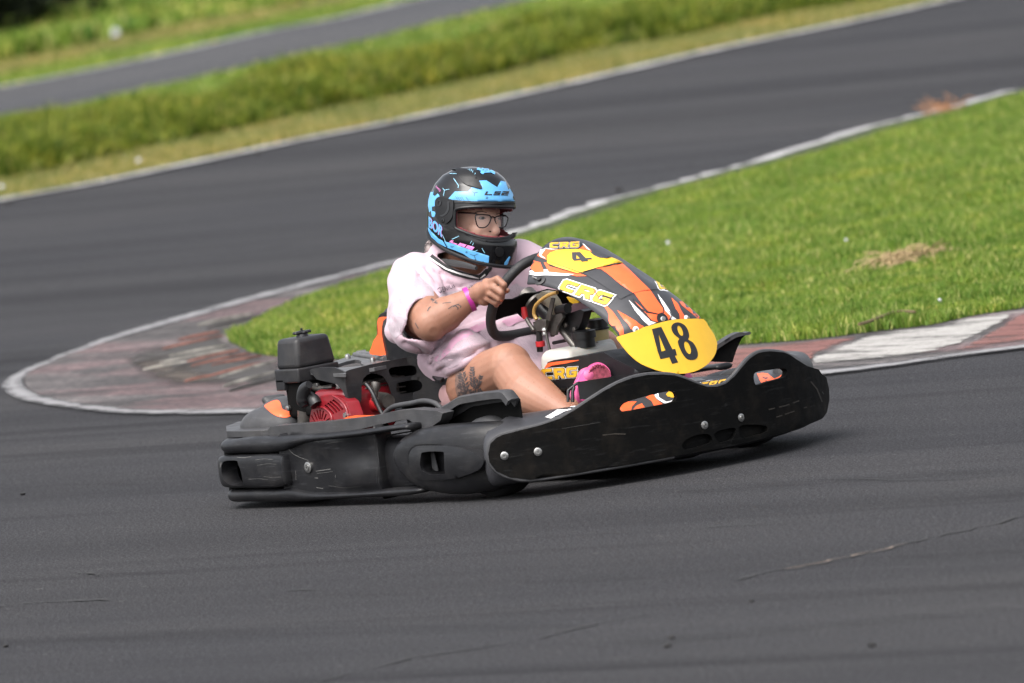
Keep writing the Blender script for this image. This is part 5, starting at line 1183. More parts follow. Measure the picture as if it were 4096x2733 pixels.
for q in ((1072,580), (1385,620), (1453,505), (1768,545)):
    P = tz(*c8([q])[0])[0]; lathe('dome_nut', P-Vector((0, 0, .006)), (0, 0, 1), [(.016, 0), (.016, .004), (.010, .005), (.010, .014), (.008, .02), (.003, .023)], M_STL, cvs, 12)
pplate('cover_inner', c10([(270,1080),(1100,860),(1500,1160),(1700,1080),(1720,1400),(900,1460),(870,1320),(480,1460)]), surf_axis(x=-.36), .004, M_DRK, cvs, bevel=0)
# saddle of the cover reaching to the driver's thigh
pplate('cover_saddle', c10([(1160,815),(1280,895),(1380,910),(1500,945),(1600,975),(1660,1020),(1600,1085),(1540,1135),(1500,1140),(1440,1080),(1360,1010),(1290,960),(1240,870)]), surf_plane((-.15, -.23, .39), (.25, -.1, 1)), .01, M_MID, cvs, [ellipse(*c10([(1425,1035)])[0], 15, 6, .15)], 14, .003)
# ---- cover above the near pod
sf = surf_axis(y=-.655)
trim = pplate('pod_cover', c6_([(640,510),(660,492),(700,480),(960,462),(1280,430),(1500,405),(1700,372),(1800,345),(2000,322),(2230,340),(2280,360),(2260,430),(2160,500),(2010,520),(2000,450),(1960,420),(1850,432),(1500,512),(1000,568),(745,580),(655,577),(638,545)]), sf, .05, M_GRY, kart, bevel=.011, seg=4)
zc = surf_axis(z=.245)
pplate('pod_shelf', c6_([(650,505),(720,480),(880,430),(950,420),(1000,440),(860,470),(1280,432),(1300,410),(1500,380),(1700,360),(1560,385),(1290,432),(700,500)]), zc, .02, M_GRY, trim, bevel=.006)
pplate('pod_graphic', c6_([(1320,428),(1380,395),(1450,382),(1660,380),(1650,395),(1500,408)]), surf_axis(y=-.60), .006, M_ORG, trim, bevel=0)
tube('pod_handle', [at(*c6_([q])[0], y=-.56) for q in ((1735,368), (1790,315), (1850,290), (1980,268), (2100,245), (2200,262), (2270,315))], .009, M_GRY, trim, n=5)
for q in ((835,468), (1288,425), (1660,372)):
    P = zc(*c6_([q])[0])[0]; lathe('cap_nut', P, (0, 0, 1), [(.011, -.005), (.011, .008), (.009, .013), (.003, .016)], M_STL, trim, 12)
lathe('pod_bolt', at(*c6_([(2108,480)])[0], y=-.62), (0, 0, 1), [(.014, -.004), (.014, .002), (.009, .003), (.009, .012), (.004, .014)], M_STL, kart, 8)
pplate('pod_bracket', c6_([(2010,495),(2160,470),(2165,490),(2010,520)]), surf_axis(z=.232), .004, M_MET, kart, bevel=0)
# ---- rear guard behind the engine
rs = surf_axis(z=.262)
rg = pplate('rear_guard', c6_([(245,480),(300,462),(350,440),(450,430),(640,400),(760,380),(960,400),(1000,430),(900,470),(700,505),(575,520),(420,526),(248,526)]), rs, .024, M_GRY, kart, bevel=.008, seg=3)
dome = blob('guard_dome', [('ell', at(1085, 1702, y=-.48), (.145, .085, .068), None), ('ell', at(1150, 1672, y=-.40), (.13, .10, .078), None), ('cap', at(1060, 1600, y=-.40), at(1130, 1590, y=-.34), .016, .016)], M_GRY, rg, .008, 10)
bpy.context.view_layer.update(); DT = surf_tree(bvh(dome))
sdec('guard_graphic', scurve(c6_([(606,300),(630,275),(680,250),(730,240),(760,270),(780,330),(880,352),(865,385),(800,405),(720,390),(650,345)]), 3), DT, M_ORP, dome, .002)
sdec('guard_stripe', c6_([(885,358),(905,352),(880,390),(868,388)]), DT, M_WHT, dome, .002); sdec('guard_stripe', c6_([(915,355),(950,355),(915,385),(895,385)]), DT, M_WHT, dome, .002)
sdec('edge_graphic', c6_([(270,468),(355,436),(350,446),(290,468)]), rs, M_ORP, rg, .001)
# ------------------------------------------------------------------ the driver
def skin_mat():
    m, t, p = nodes('skin'); v = coords(t)
    c = ramp(t, noise(t, v, 9, 6), [(.3, (.29, .138, .090)), (.7, (.36, .185, .124))])
    f = ramp(t, noise(t, v, 160, 2), [(.66, (1, 1, 1)), (.74, (.72, .62, .55))]); c = mix(t, 1, c, f, 'MULTIPLY')
    t.links.new(c, p.inputs['Base Color']); p.inputs['Roughness'].default_value = .5; p.inputs['Specular IOR Level'].default_value = .4
    p.inputs['Subsurface Weight'].default_value = .12; p.inputs['Subsurface Radius'].default_value = (1, .35, .2); p.inputs['Subsurface Scale'].default_value = .01
    bump(t, p, noise(t, v, 130, 4), .15, .001); return m
M_SKIN = skin_mat()
def cloth(name, col, rough=.75, mesh=False):
    m, t, p = nodes(name); v = coords(t)
    c = ramp(t, noise(t, v, 12, 5), [(.3, tuple(k*.90 for k in col)), (.7, tuple(min(1, k*1.05) for k in col))])
    if mesh:
        vo = N(t, 'ShaderNodeTexVoronoi', inp={'Scale': 230.0, 'Randomness': .25}); t.links.new(v, vo.inputs['Vector'])
        d = ramp(t, vo.outputs['Distance'], [(.16, (.42, .36, .40)), (.30, (1, 1, 1))]); c = mix(t, .8, c, mix(t, 1, c, d, 'MULTIPLY'))
    t.links.new(c, p.inputs['Base Color']); p.inputs['Roughness'].default_value = rough; p.inputs['Sheen Weight'].default_value = .25
    bump(t, p, noise(t, v, 260, 3), .25, .0008); return m
M_PINK = cloth('pink_jersey', (.52, .375, .43)); M_PNK2 = cloth('pink_stripe', (.58, .31, .43)); M_MSH = cloth('white_mesh', (.45, .375, .415), mesh=True); M_MSH2 = cloth('pale_pink_knit', (.46, .35, .40), mesh=True)
M_TXT = mat('shirt_lettering', (.05, .045, .06), .6); M_BLKC = cloth('black_cloth', (.012, .012, .013)); M_WHC = cloth('white_trim', (.75, .73, .72))
M_TAT = mat('tattoo_ink', (.075, .060, .060), .5, var=.3, scale=60); M_TAT2 = mat('tattoo_shade', (.20, .125, .10), .5, var=.3, scale=80)
person = tag(empty('person'), 'helmeted driver in a pink jersey and glasses, steering with tattooed bare arm and leg', 'person')
# head frame: turned a little to the left and leaning into the bend
HC = at(1890, 868, y=.0)
hf = Vector((math.cos(R(12)), math.sin(R(12)), -.10)).normalized(); hl = Vector((-math.sin(R(12)), math.cos(R(12)), -.165)); hl = (hl-hf*hl.dot(hf)).normalized(); hu = hf.cross(hl)
HM = Matrix((hf, hl, hu)).transposed()
def HP(x, y, z): return HC+HM @ Vector((x, y, z))
LK = at(2035, 1465, y=-.20); LKr = Vector((LK.x-.01, .20, LK.z)); LA = at(2262, 1655, y=-.21); LC = at(2112, 1568, y=-.215)
SH = at(1655, 1120, y=-.17); EL = at(1722, 1293, y=-.31); WR = at(1895, 1188, y=-.185)
TH = at(1895, 1545, y=-.155)
parts = [
 ('ell', HP(-.01, 0, .01), (.092, .074, .115), HM), ('ell', HP(.045, 0, -.055), (.055, .055, .060), HM),
 ('cap', HP(.03, 0, .03), HP(.05, 0, -.02), .062, .060), ('ell', HP(.088, 0, -.052), (.028, .016, .020), HM), ('cap', HP(.082, 0, .0), HP(.104, 0, -.045), .012, .017),
 ('ell', HP(.085, 0, -.087), (.018, .028, .018), HM), ('cap', HP(.075, .028, .022), HP(.075, -.028, .022), .018, .018),
 ('ell', HP(.05, -.035, -.045), (.035, .028, .032), HM), ('ell', HP(.05, .035, -.045), (.035, .028, .032), HM),
 ('cap', HP(-.03, 0, -.08), (-.20, -.005, .70), .066, .088),
 ('cap', (-.24, -.12, .68), (-.14, .12, .70), .075, .075), ('ell', (-.22, 0, .55), (.10, .15, .20), None), ('ell', (-.16, 0, .36), (.12, .15, .16), None), ('ell', (-.20, 0, .24), (.14, .19, .12), None),
 ('cap', SH, EL, .064, .064), ('ell', at(1700, 1272, y=-.295), (.068, .068, .068), None), ('ell', at(1672, 1296, y=-.27), (.056, .05, .05), None), ('cap', EL, EL+(WR-EL)*.35, .058, .061), ('cap', EL+(WR-EL)*.35, WR, .060, .034),
 ('cap', (-.12, .16, .70), (.03, .34, .56), .062, .054), ('cap', (.03, .34, .56), (.14, .21, .61), .052, .030),
 ('cap', (-.16, -.10, .24), TH, .100, .098), ('cap', TH, LK, .100, .080), ('cap', LK, LC, .074, .080), ('cap', LC, LA, .084, .045), ('ell', LC+Vector((-.015, .01, -.015)), (.090, .075, .090), None),
 ('cap', LA, LA+Vector((.02, 0, -.05)), .040, .036), ('cap', LA+Vector((.01, 0, -.06)), LA+Vector((.12, .01, .06)), .038, .034),
 ('cap', (-.16, .10, .24), LKr, .100, .076), ('cap', LKr, (.38, .20, .31), .072, .074), ('cap', (.38, .20, .31), (.50, .2, .20), .072, .042), ('cap', (.5, .2, .18), (.62, .2, .26), .04, .035),
]
# right hand: palm, four wrapped fingers, thumb across the rim
def hp(px, py, y): return at(px, py, y=y)
parts += [('cap', WR, hp(1925, 1165, -.195), .031, .033), ('cap', hp(1925, 1175, -.195), hp(1955, 1150, -.205), .030, .026), ('cap', hp(1938, 1195, -.19), hp(1950, 1140, -.20), .026, .024)]
fing = [[(1958,1130,-.205),(1990,1116,-.212),(2016,1140,-.205),(2014,1168,-.180)], [(1952,1150,-.208),(1975,1150,-.22),(2006,1172,-.21),(2008,1192,-.185)],
        [(1945,1172,-.205),(1966,1176,-.22),(1996,1196,-.208),(1998,1208,-.185)], [(1938,1190,-.20),(1955,1198,-.212),(1982,1214,-.20),(1986,1222,-.18)]]
for F4, r in zip(fing, (.0122, .0124, .0118, .0104)):
    P4 = [hp(*q) for q in F4]
    for k in range(3): parts.append(('cap', P4[k], P4[k+1], r*(1.08-.05*k), r*(1.0-.07*k)))
parts += [('cap', hp(1950, 1180, -.175), hp(1990, 1170, -.16), .015, .013), ('cap', hp(1990, 1170, -.16), hp(2030, 1163, -.155), .012, .0095)]
# left hand on the far side of the wheel
lw = Vector((.14, .21, .61)); parts.append(('cap', lw, sw(.172, .0)+Vector((0, .02, 0)), .03, .034))
for k in range(4):
    b = sw(.185, .03-.022*k); parts += [('cap', b, b+Vector((.02, .008, .02)), .0125, .012), ('cap', b+Vector((.02, .008, .02)), b+Vector((.035, -.02, .012)), .012, .010)]
parts.append(('cap', sw(.18, .02)+Vector((-.02, 0, 0)), sw(.15, .05)+Vector((-.02, 0, .0)), .013, .010))
body = blob('body', parts, M_SKIN, person, .0042, 3)
m_fc = M_SKIN.copy(); m_fc.name = 'face_skin'
for e, c in zip([n for n in m_fc.node_tree.nodes if n.type == 'VALTORGB'][0].color_ramp.elements, ((.50, .29, .22, 1), (.58, .35, .27, 1))): e.color = c
body.data.materials.append(m_fc)
for p in body.data.polygons:
    if p.center.z > .82: p.material_index = 1
bpy.context.view_layer.update(); BT = surf_tree(bvh(body))
def cB(L): return c1(L, 1500, 1000, .4464)
def nail(px, py, r):
    h = BT(px, py)
    if h: sdec('fingernail', ellipse(px, py, r, r*.8, 0, 8), BT, mat('orange_nail', (.80, .22, .10), .25), body, .0008, 5)
for a in ((2006,1203,6), (1996,1221,5), (2026,1166,6)): nail(*a)
# tattoos: print on the skin
def ink(name, polys, mm, off=.0007):
    return join_meshes(name, [sdec('x', p, BT, mm, None, off, 8) for p in polys], body, mm)
def leafp(cx, cy, L, w, a): 
    d = Vector((math.cos(a), math.sin(a))); n = Vector((-d.y, d.x)); c = Vector((cx, cy)); return [tuple(c), tuple(c+d*L*.4+n*w), tuple(c+d*L), tuple(c+d*L*.4-n*w)]
rr = random.Random(3); pol = []; shade = []
for (sx, sy, ex, ey, nl, LL_) in [(1870,1560,1835,1440,9,26), (1895,1555,1888,1470,8,22), (1900,1560,1925,1505,6,24), (1860,1580,1838,1500,7,24), (1880,1585,1925,1560,5,22)]:
    pol.append(stroke_poly([(sx, sy), ((sx+ex)/2+3, (sy+ey)/2), (ex, ey)], 3.2))
    for k in range(nl):
        t = (k+.5)/nl; x, y = sx+(ex-sx)*t, sy+(ey-sy)*t; a = math.atan2(ey-sy, ex-sx)
        for s in (-1, 1): pol.append(leafp(x, y, LL_*(1-.45*t)*rr.uniform(.8, 1.15), 4.2, a+s*rr.uniform(.6, 1.0)))
for (cx, cy, r) in [(1872,1570,17), (1846,1578,14), (1893,1580,12), (1838,1545,10)]:
    for k in range(7): pol.append(leafp(cx+r*.25*math.cos(k*.9), cy+r*.25*math.sin(k*.9), r, r*.30, k*.9+.2))
shade = [scurve([(1822,1500),(1835,1470),(1850,1500),(1862,1545),(1890,1562),(1900,1590),(1840,1595),(1822,1560)], 3)]
ink('leg_tattoo_shading', shade, M_TAT2, .0005); ink('leg_tattoo', pol, M_TAT, .0012)
for q_ in [stroke_poly(cB(L), w) for L, w in (([(655,530),(690,505),(740,490),(770,505),(765,520)], 3), ([(700,510),(720,500),(745,520),(740,535)], 4), ([(740,490),(755,485)], 3), ([(470,550),(485,520),(500,510)], 4), ([(500,440),(520,450),(550,462)], 7), ([(515,465),(545,475),(560,478)], 5), ([(362,655),(375,680),(390,705)], 4), ([(605,480),(640,474),(680,470)], 2.5))]: sdec('arm_tattoo', q_, BT, M_TAT, body, .0007, 8)
# wristbands
wd = (WR-EL).normalized(); wx, wy, wz = axes(wd)
def band(name, c, r, w, mm, th=.0025, tilt=(0, 0, 0)):
    d = (wd+Vector(tilt)).normalized(); bm = bmesh.new(); x, y, z = axes(d)
    rings = [[c+z*h+(x*math.cos(a)+y*math.sin(a))*rr_ for rr_, h in ((r, -w), (r+th, -w), (r+th, w), (r, w))] for a in [2*math.pi*k/28 for k in range(28)]]
    RR = [[bm.verts.new(p) for p in q] for q in rings]
    for i in range(28):
        A, B = RR[i], RR[(i+1) % 28]
        for k in range(4): bm.faces.new((A[k], A[(k+1) % 4], B[(k+1) % 4], B[k]))
    return bm_obj(name, bm, mm, person, smooth=40)
M_MAG = mat('magenta_band', (.42, .03, .26), .35)
band('wristband', EL+(WR-EL)*.90, .0415, .0085, M_MAG, tilt=(0, .1, -.1))
bpy.context.view_layer.update()
tube('bracelet', [EL+(WR-EL)*1.0+(wx*math.cos(a)+wy*math.sin(a))*.0365+wd*.004*math.sin(a) for a in [k*.3 for k in range(21)]], .0014, M_STL, person, 6, True)
tube('bracelet', [EL+(WR-EL)*1.05+(wx*math.cos(a)+wy*math.sin(a))*.0355+wd*.008*math.sin(a+1) for a in [k*.3 for k in range(21)]], .0016, M_STL, person, 6, True)

# ---- jersey
SHj = at(1662, 1132, y=-.165); HEM = at(1664, 1282, y=-.285); sd = (HEM-SHj).normalized()
jp = [('cap', (-.235, -.12, .678), (-.13, .12, .690), .082, .082), ('cap', (-.235, -.10, .655), (-.14, .12, .655), .135, .13),
      ('ell', (-.20, -.01, .55), (.165, .215, .16), None), ('ell', (-.13, .0, .42), (.20, .235, .17), None), ('ell', (-.12, .0, .32), (.21, .225, .13), None), ('cap', (-.24, 0, .5), (-.22, 0, .3), .17, .2),
      ('cap', SHj+Vector((.014, -.004, 0)), HEM+sd*.02+Vector((.018, -.004, 0)), .098, .098), ('cap', SHj+sd*.05, at(1598, 1318, y=-.285), .09, .045), ('cap', (-.11, .15, .69), (.0, .28, .60), .10, .10),
      ('cap', at(1755, 1440, y=-.19), at(1870, 1405, y=-.20), .075, .07), ('ell', (-.14, -.05, .42), (.17, .22, .15), None), ('cap', (.0, .0, .38), (.12, 0, .33), .13, .08),('cap', (.02, .14, .38), (.14, .15, .34), .10, .08),
      ('cap', (-.20, -.08, .765), (-.17, .07, .765), .055, .055)]
jer = blob('jersey', jp, M_PINK, person, .007, 7)
def crease(o, px, w, depth):
    me = o.data; n = len(me.vertices); co = np.empty(n*3); me.vertices.foreach_get('co', co); co = co.reshape(-1, 3)
    no = np.empty(n*3, np.float32); me.vertex_normals.foreach_get('vector', no); no = no.reshape(-1, 3)
    u, v = proj_np(co); Q = np.c_[u, v]; best = np.full(n, 1e9)
    for a, b in zip(px[:-1], px[1:]):
        a = np.array(a, float); e = np.array(b, float)-a; t = np.clip(((Q-a) @ e)/(e @ e), 0, 1); best = np.minimum(best, np.hypot(*(Q-a-t[:, None]*e).T))
    f = depth*np.exp(-(best/w)**2)*(((np.array(CAM)-co)*no).sum(1) > 0)
    f = f; co += no*f[:, None]; me.vertices.foreach_set('co', co.reshape(-1)); me.update()
def cull(o, fn):
    bm = bmesh.new(); bm.from_mesh(o.data); bmesh.ops.delete(bm, geom=[v for v in bm.verts if fn(v.co)], context='VERTS'); 
    for _ in range(14):
        B = [v for v in bm.verts if v.is_boundary]; new = {}
        for v in B:
            nb = [e.other_vert(v).co for e in v.link_edges if e.is_boundary]
            if len(nb) == 2: new[v] = v.co*.4+(nb[0]+nb[1])*.3
        for v, c in new.items(): v.co = c
    bm.to_mesh(o.data); bm.free()
n0 = jer.data
_n = len(n0.vertices); _c = np.empty(_n*3); n0.vertices.foreach_get('co', _c); _c = _c.reshape(-1, 3); _m = np.empty(_n*3, np.float32); n0.vertex_normals.foreach_get('vector', _m); _m = _m.reshape(-1, 3)
_f = .003*np.sin(_c[:, 2]*34+_c[:, 0]*22+1.5*np.sin(_c[:, 1]*16))+.0022*np.sin(_c[:, 1]*70+_c[:, 2]*55+_c[:, 0]*25+2*np.sin(_c[:, 0]*20))      # loose cloth: broad soft waves
_c += _m*_f[:, None]; n0.vertices.foreach_set('co', _c.reshape(-1)); n0.update()
for L, w, d in (([(1640,1060),(1700,1120),(1760,1200)], 10, -.012), ([(1690,1090),(1740,1140),(1775,1215)], 9, .008), ([(1775,1085),(1830,1150),(1900,1160)], 12, -.008), ([(1960,1110),(1900,1150),(1850,1160)], 9, .007),
                ([(1620,1370),(1680,1400),(1715,1450)], 9, -.014), ([(1640,1350),(1720,1390),(1730,1450)], 8, .010), ([(1720,1460),(1740,1400),(1830,1340),(1990,1290)], 9, -.012), ([(1745,1470),(1780,1425),(1870,1390),(1960,1370)], 8, .010),
                ([(1760,1480),(1830,1440),(1900,1415)], 7, -.010), ([(1720,1440),(1800,1370),(1900,1320),(2100,1270)], 10, .008), ([(1790,1490),(1850,1460),(1930,1400)], 6, .008), ([(1590,1190),(1600,1260),(1590,1330)], 9, -.008),
                ([(1660,1090),(1640,1150),(1620,1190)], 12, .007), ([(1850,1230),(1900,1280),(1990,1280)], 10, -.007), ([(1740,1090),(1850,1120),(1980,1110)], 9, -.006), ([(1760,1095),(1775,1130),(1830,1150)], 5, -.007), ([(1700,1075),(1735,1120),(1750,1170)], 5, -.008), ([(1720,1075),(1752,1118),(1768,1165)], 4.5, .006), ([(1850,1140),(1900,1125),(1930,1115)], 5, -.006), ([(1640,1110),(1625,1170),(1600,1230)], 6, -.007), ([(1660,1100),(1655,1150),(1640,1190)], 5, .006), ([(1700,1450),(1722,1410),(1760,1385)], 5, -.009), ([(1712,1458),(1735,1425),(1780,1400)], 5, .007), ([(1730,1470),(1770,1440),(1840,1425)], 5, -.008), ([(1775,1330),(1860,1300),(1960,1260)], 6, -.006), ([(1800,1350),(1900,1310),(2000,1275)], 5, .006), ([(2040,1080),(2020,1110),(2060,1150)], 6, -.006), ([(1560,1260),(1585,1300),(1600,1340)], 6, -.007)): crease(jer, L, w*1.0, d*.75)
def axd(p): return ((p-HEM)-sd*(p-HEM).dot(sd)).length
hemp = [(1762,1210),(1720,1192),(1680,1197),(1650,1222),(1634,1262),(1628,1308),(1612,1334),(1604,1350),(1640,1352),(1720,1362),(1800,1360),(1900,1290),(1860,1212)]
cull(jer, lambda p: p.y < -.222 and p.z > .515 and inside(proj(p), hemp) and (p-HEM).length < .2)
vneck = cB([(575,75),(620,115),(700,160),(800,195),(860,212),(925,222),(970,190),(1010,120),(1010,40),(900,20),(700,20),(560,40)])
cull(jer, lambda p: p.z > .69 and p.y < .16 and inside(proj(p), vneck))
md = jer.modifiers.new('s', 'SOLIDIFY'); md.thickness = .005; md.offset = 1
bake(jer); bpy.context.view_layer.update(); JT = surf_tree(bvh(jer))
def jd(name, L, mm, off=.0014, st=12, sc=True): return sdec(name, scurve(L, 3) if sc else L, JT, mm, jer, off, st)
jd('mesh_panel', cB([(250,275),(330,250),(430,275),(500,330),(540,400),(560,445),(480,430),(380,440),(330,500),(290,600),(260,720),(200,780),(170,780),(110,680),(85,600),(150,480),(200,350)]), M_MSH)
jd('mesh_panel', cB([(570,420),(640,380),(800,360),(940,330),(945,400),(830,430),(800,480),(760,470),(600,480)]), M_MSH)
jd('mesh_panel', cB([(1160,380),(1260,300),(1310,330),(1430,345),(1380,420),(1250,450),(1150,440)]), M_MSH)
jd('lower_panel', cB([(540,960),(620,860),(800,770),(1000,720),(1440,660),(1480,900),(1420,980),(1250,800),(1100,800),(1000,850),(860,930),(740,1030),(660,1060),(560,1020)]), M_MSH2, .0012)
jd('pink_stripe', cB([(640,880),(700,790),(850,700),(1010,630),(1040,670),(880,760),(740,830),(660,930),(560,1000),(540,960)]), M_PNK2, .0018)
jd('pink_stripe', cB([(1140,640),(1250,600),(1420,590),(1440,610),(1280,650),(1200,690),(1160,660)]), M_PNK2, .0018)
jd('mesh_panel', cB([(420,800),(520,790),(640,830),(600,900),(520,960),(480,980),(480,880)]), M_MSH2, .0016)
for L, w, mm, of in (([(500,60),(540,95),(610,150),(710,203),(840,240),(935,250),(985,215),(1030,150)], 22, M_BLKC, .003), ([(490,82),(560,128),(640,172),(740,212),(850,240),(935,256),(985,222)], 6.5, M_WHC, .0052)):
    sdec('collar', stroke_poly(cB(L), w), JT, mm, jer, of, 8)
text_print('jersey_lettering', 'GENIUS', cB([(555,345),(708,308),(716,338),(572,392)]), JT, M_TXT, jer, .003)
# shorts under the jersey
blob('shorts', [('cap', (-.16, -.11, .26), TH+(LK-TH)*-.25, .112, .108), ('cap', (-.16, .11, .26), (.02, .16, .33), .112, .104), ('ell', (-.2, 0, .25), (.15, .2, .11), None)], cloth('dusty_pink_shorts', (.42, .24, .24)), person, .008, 4)
# ---- shoes
slp = surf_plane((.665, -.2, .33), (1, -.35, .30))
so_ = scurve(c9([(705,450),(730,370),(800,270),(880,200),(960,168),(1040,182),(1115,240),(1150,310),(1140,420),(1060,560),(900,680),(780,690),(710,600)]), 3)
shoe = blob('shoe', [('cap', at(2350, 1580, y=-.20)-Vector((.04, 0, 0)), at(2395, 1505, y=-.20)-Vector((.065, 0, .0)), .036, .032)], mat('pink_shoe', (.62, .12, .26), .6), person, .006, 4)
M_HOT = mat('hot_pink_sole', (.86, .13, .36), .45, var=.06)
sole = pplate('sole', so_, slp, .035, M_HOT, shoe, bevel=.008, seg=3)
M_TRD = mat('worn_maroon_tread', (.22, .035, .06), .8, var=.5, scale=90, bmp=.6)
sdec('tread', scurve(c9([(840,410),(850,340),(900,280),(980,225),(1050,205),(1110,250),(1145,310),(1125,420),(1040,540),(900,600),(850,520)]), 3), slp, M_TRD, sole, .0015)
for k in range(7):
    a = R(200+k*16); c = c9([(985,345)])[0]; P, n = slp(c[0]+math.cos(a)*38, c[1]+math.sin(a)*38); box('tread_block', P+n*.002, (.007, .012, .006), M_TRD, sole, rot=Matrix.Rotation(a, 4, 'X'), bevel=.001)
blob('shoe', [('cap', (.50, .2, .13), (.63, .2, .27), .042, .045)], mat('pink_shoe_far', (.62, .12, .26), .6), person, .008, 3)
# ---- helmet
prof = [(.172, -.01, .004, .004), (.168, .0, .045, .04), (.158, .0, .078, .07), (.138, -.004, .110, .095), (.108, -.006, .135, .114), (.070, -.006, .152, .126), (.030, -.005, .159, .131), (-.010, -.003, .160, .132), (-.050, .0, .160, .131), (-.085, .006, .158, .127), (-.115, .012, .152, .121), (-.145, .020, .142, .112), (-.185, .028, .128, .10)]
def pz(z):
    for a, b in zip(prof, prof[1:]):
        if z >= b[0]:
            t = (a[0]-z)/(a[0]-b[0]); return [a[i]*(1-t)+b[i]*t for i in (1, 2, 3)]
    return prof[-1][1:]
zk = [v.x for v in spline([(.172, 0, 0), (.164, 0, 0), (.14, 0, 0), (.09, 0, 0), (.0, 0, 0)], 6)]
NT_, NZ = 96, 78
def shell_grid(scale=1.0, dz=0):
    rows = []
    for i in range(NZ+1):
        row = []; t = i/NZ
        for k in range(NT_):
            th = 2*math.pi*k/NT_; zb = -.115-.062*math.cos(th)+.012*math.cos(2*th)
            q = .5-.5*math.cos(math.pi*min(1, t*1.0)*.5*2*.5) if False else t
            z = .172-(.172-zb)*(q**1.0) if q > .12 else .172-(.172-zb)*(q*q/.12)
            cx, a, w = pz(z); cs, sn_ = math.cos(th), math.sin(th); pw = 2/2.15
            x = cx+a*math.copysign(abs(cs)**pw, cs); y = w*math.copysign(abs(sn_)**pw, sn_)
            if cs > .3 and z < -.065: x += .012*(cs-.3)*min(1, (-.065-z)/.03)      # chin bar swells forward
            row.append(Vector((x*scale, y*scale, z*scale+dz)))
        rows.append(row)
    return rows
openp = c7([(530,692),(545,670),(620,655),(900,645),(1270,650),(1330,660),(1330,1000),(1240,1015),(1180,1045),(1090,1055),(1000,1055),(900,1045),(800,1020),(690,985),(600,950),(545,920),(530,880)])
def shell_mesh(name, rows, hole, mm, parent, **k):
    V = [HP(*p) for r in rows for p in r]; F = []
    for i in range(NZ):
        for j in range(NT_):
            q = (i*NT_+j, (i+1)*NT_+j, (i+1)*NT_+(j+1) % NT_, i*NT_+(j+1) % NT_)
            c = sum((rows[a // NT_][a % NT_] for a in q), Vector())/4
            if c.x > .0:
                cc = Vector((c.x, -abs(c.y), c.z))
                if inside(proj(HP(*cc)), hole): continue
            F.append(q)
    return mesh_obj(name, V, F, mm, parent, smooth='all', **k)
M_HEL = mat('gloss_black_shell', (.005, .005, .006), .17, var=.1, coat=.15); M_HBL = mat('matt_black_trim', (.006, .006, .007), .42, spec=.35); M_BLU = mat('sky_blue_paint', (.11, .38, .70), .35, var=.04, coat=.2)
M_PPK = mat('pink_print', (.72, .22, .52), .35); M_LBL = mat('light_blue_print', (.32, .66, .85), .35); M_LIN = cloth('red_lining', (.16, .012, .02))
rows = shell_grid()
hel = shell_mesh('helmet', rows, openp, M_HEL, person, solid=.004)
# smaller cut for the padded inside
lin = shell_mesh('lining', shell_grid(.93), grow(openp, -10), M_LIN, hel, solid=.004)
bpy.context.view_layer.update(); HT = surf_tree(bvh(hel))
FHT = None
# solid copy without the opening, only to trace the rim on; not kept in the scene
full = shell_mesh('tmp', rows, [(0, 0), (1, 0), (0, 1)], M_HEL, None); bpy.context.view_layer.update(); FHT = surf_tree(bvh(full)); bpy.data.objects.remove(full)
def rim_tube(name, L, r, mm, out=.002, n=3, both=False):
    P = []
    for q in spline([(a, b, 0) for a, b in c7(L)], n):
        h = FHT(q.x, q.y)
        if h: P.append(h[0]+h[1]*out)
    o = tube(name, P, r, mm, hel, 8); return o
rim_tube('port_seal', [(1255,655),(1100,652),(900,650),(720,655),(600,668),(545,690),(532,740),(530,880),(548,925),(620,958),(720,998),(820,1030),(930,1052),(1040,1058),(1130,1050),(1200,1036),(1245,1010)], .0062, M_HBL, .001)
def hd(name, L, mm, off=.0012, smooth_=False, t=0, bev=.002, st=9):
    L = scurve(c7(L), 3) if smooth_ else c7(L)
    if t: return pplate(name, L, FHT, t, mm, hel, (), st, bev, 2, t)
    return sdec(name, L, FHT, mm, hel, off, st)
hd('brow_band', [(455,548),(535,460),(700,460),(750,405),(870,432),(828,326),(925,322),(1060,408),(1105,328),(1165,340),(1200,440),(1215,420),(1270,500),(1300,582),(1100,584),(800,582),(640,575),(480,562)], M_BLU, .0016)
hd('visor_gasket', [(480,566),(640,580),(800,588),(1100,592),(1290,590),(1280,640),(1260,655),(900,648),(620,660),(540,690),(525,760),(525,920),(560,960),(480,950),(440,900),(440,600)], M_HBL, .0014)
hd('gasket_edge', [(520,590),(800,603),(1100,606),(1280,600),(1280,612),(1100,620),(800,618),(540,606)], M_HBL, 0, t=.004)
hd('pivot_plate', [(300,620),(305,570),(345,530),(400,535),(460,555),(510,565),(525,600),(520,720),(500,800),(440,860),(380,865),(320,790),(302,700)], M_HBL, 0, True, t=.007, bev=.003)
for (a, b, r) in ((355,610,.011), (400,825,.007)):
    q = c7([(a, b)])[0]; P, n = FHT(*q); lathe('pivot_screw', P+n*.006, n, [(r, 0), (r, .003), (r*.6, .0035), (r*.5, .001)], M_HEL, hel, 14)
hd('pivot_groove', [(455,580),(475,600),(478,680),(450,740),(400,775),(365,770),(370,755),(410,745),(445,700),(455,640)], M_HEL, 0, True, t=.0085, bev=.001)
hd('top_vent', [(545,190),(600,183),(700,200),(780,260),(840,350),(868,430),(760,405),(660,370),(610,320),(575,250)], M_HBL, 0, True, t=.006, bev=.003)
hd('rear_vent', [(290,290),(340,250),(450,190),(560,178),(570,188),(450,205),(330,275),(295,300)], M_HBL, 0, t=.005, bev=.001)
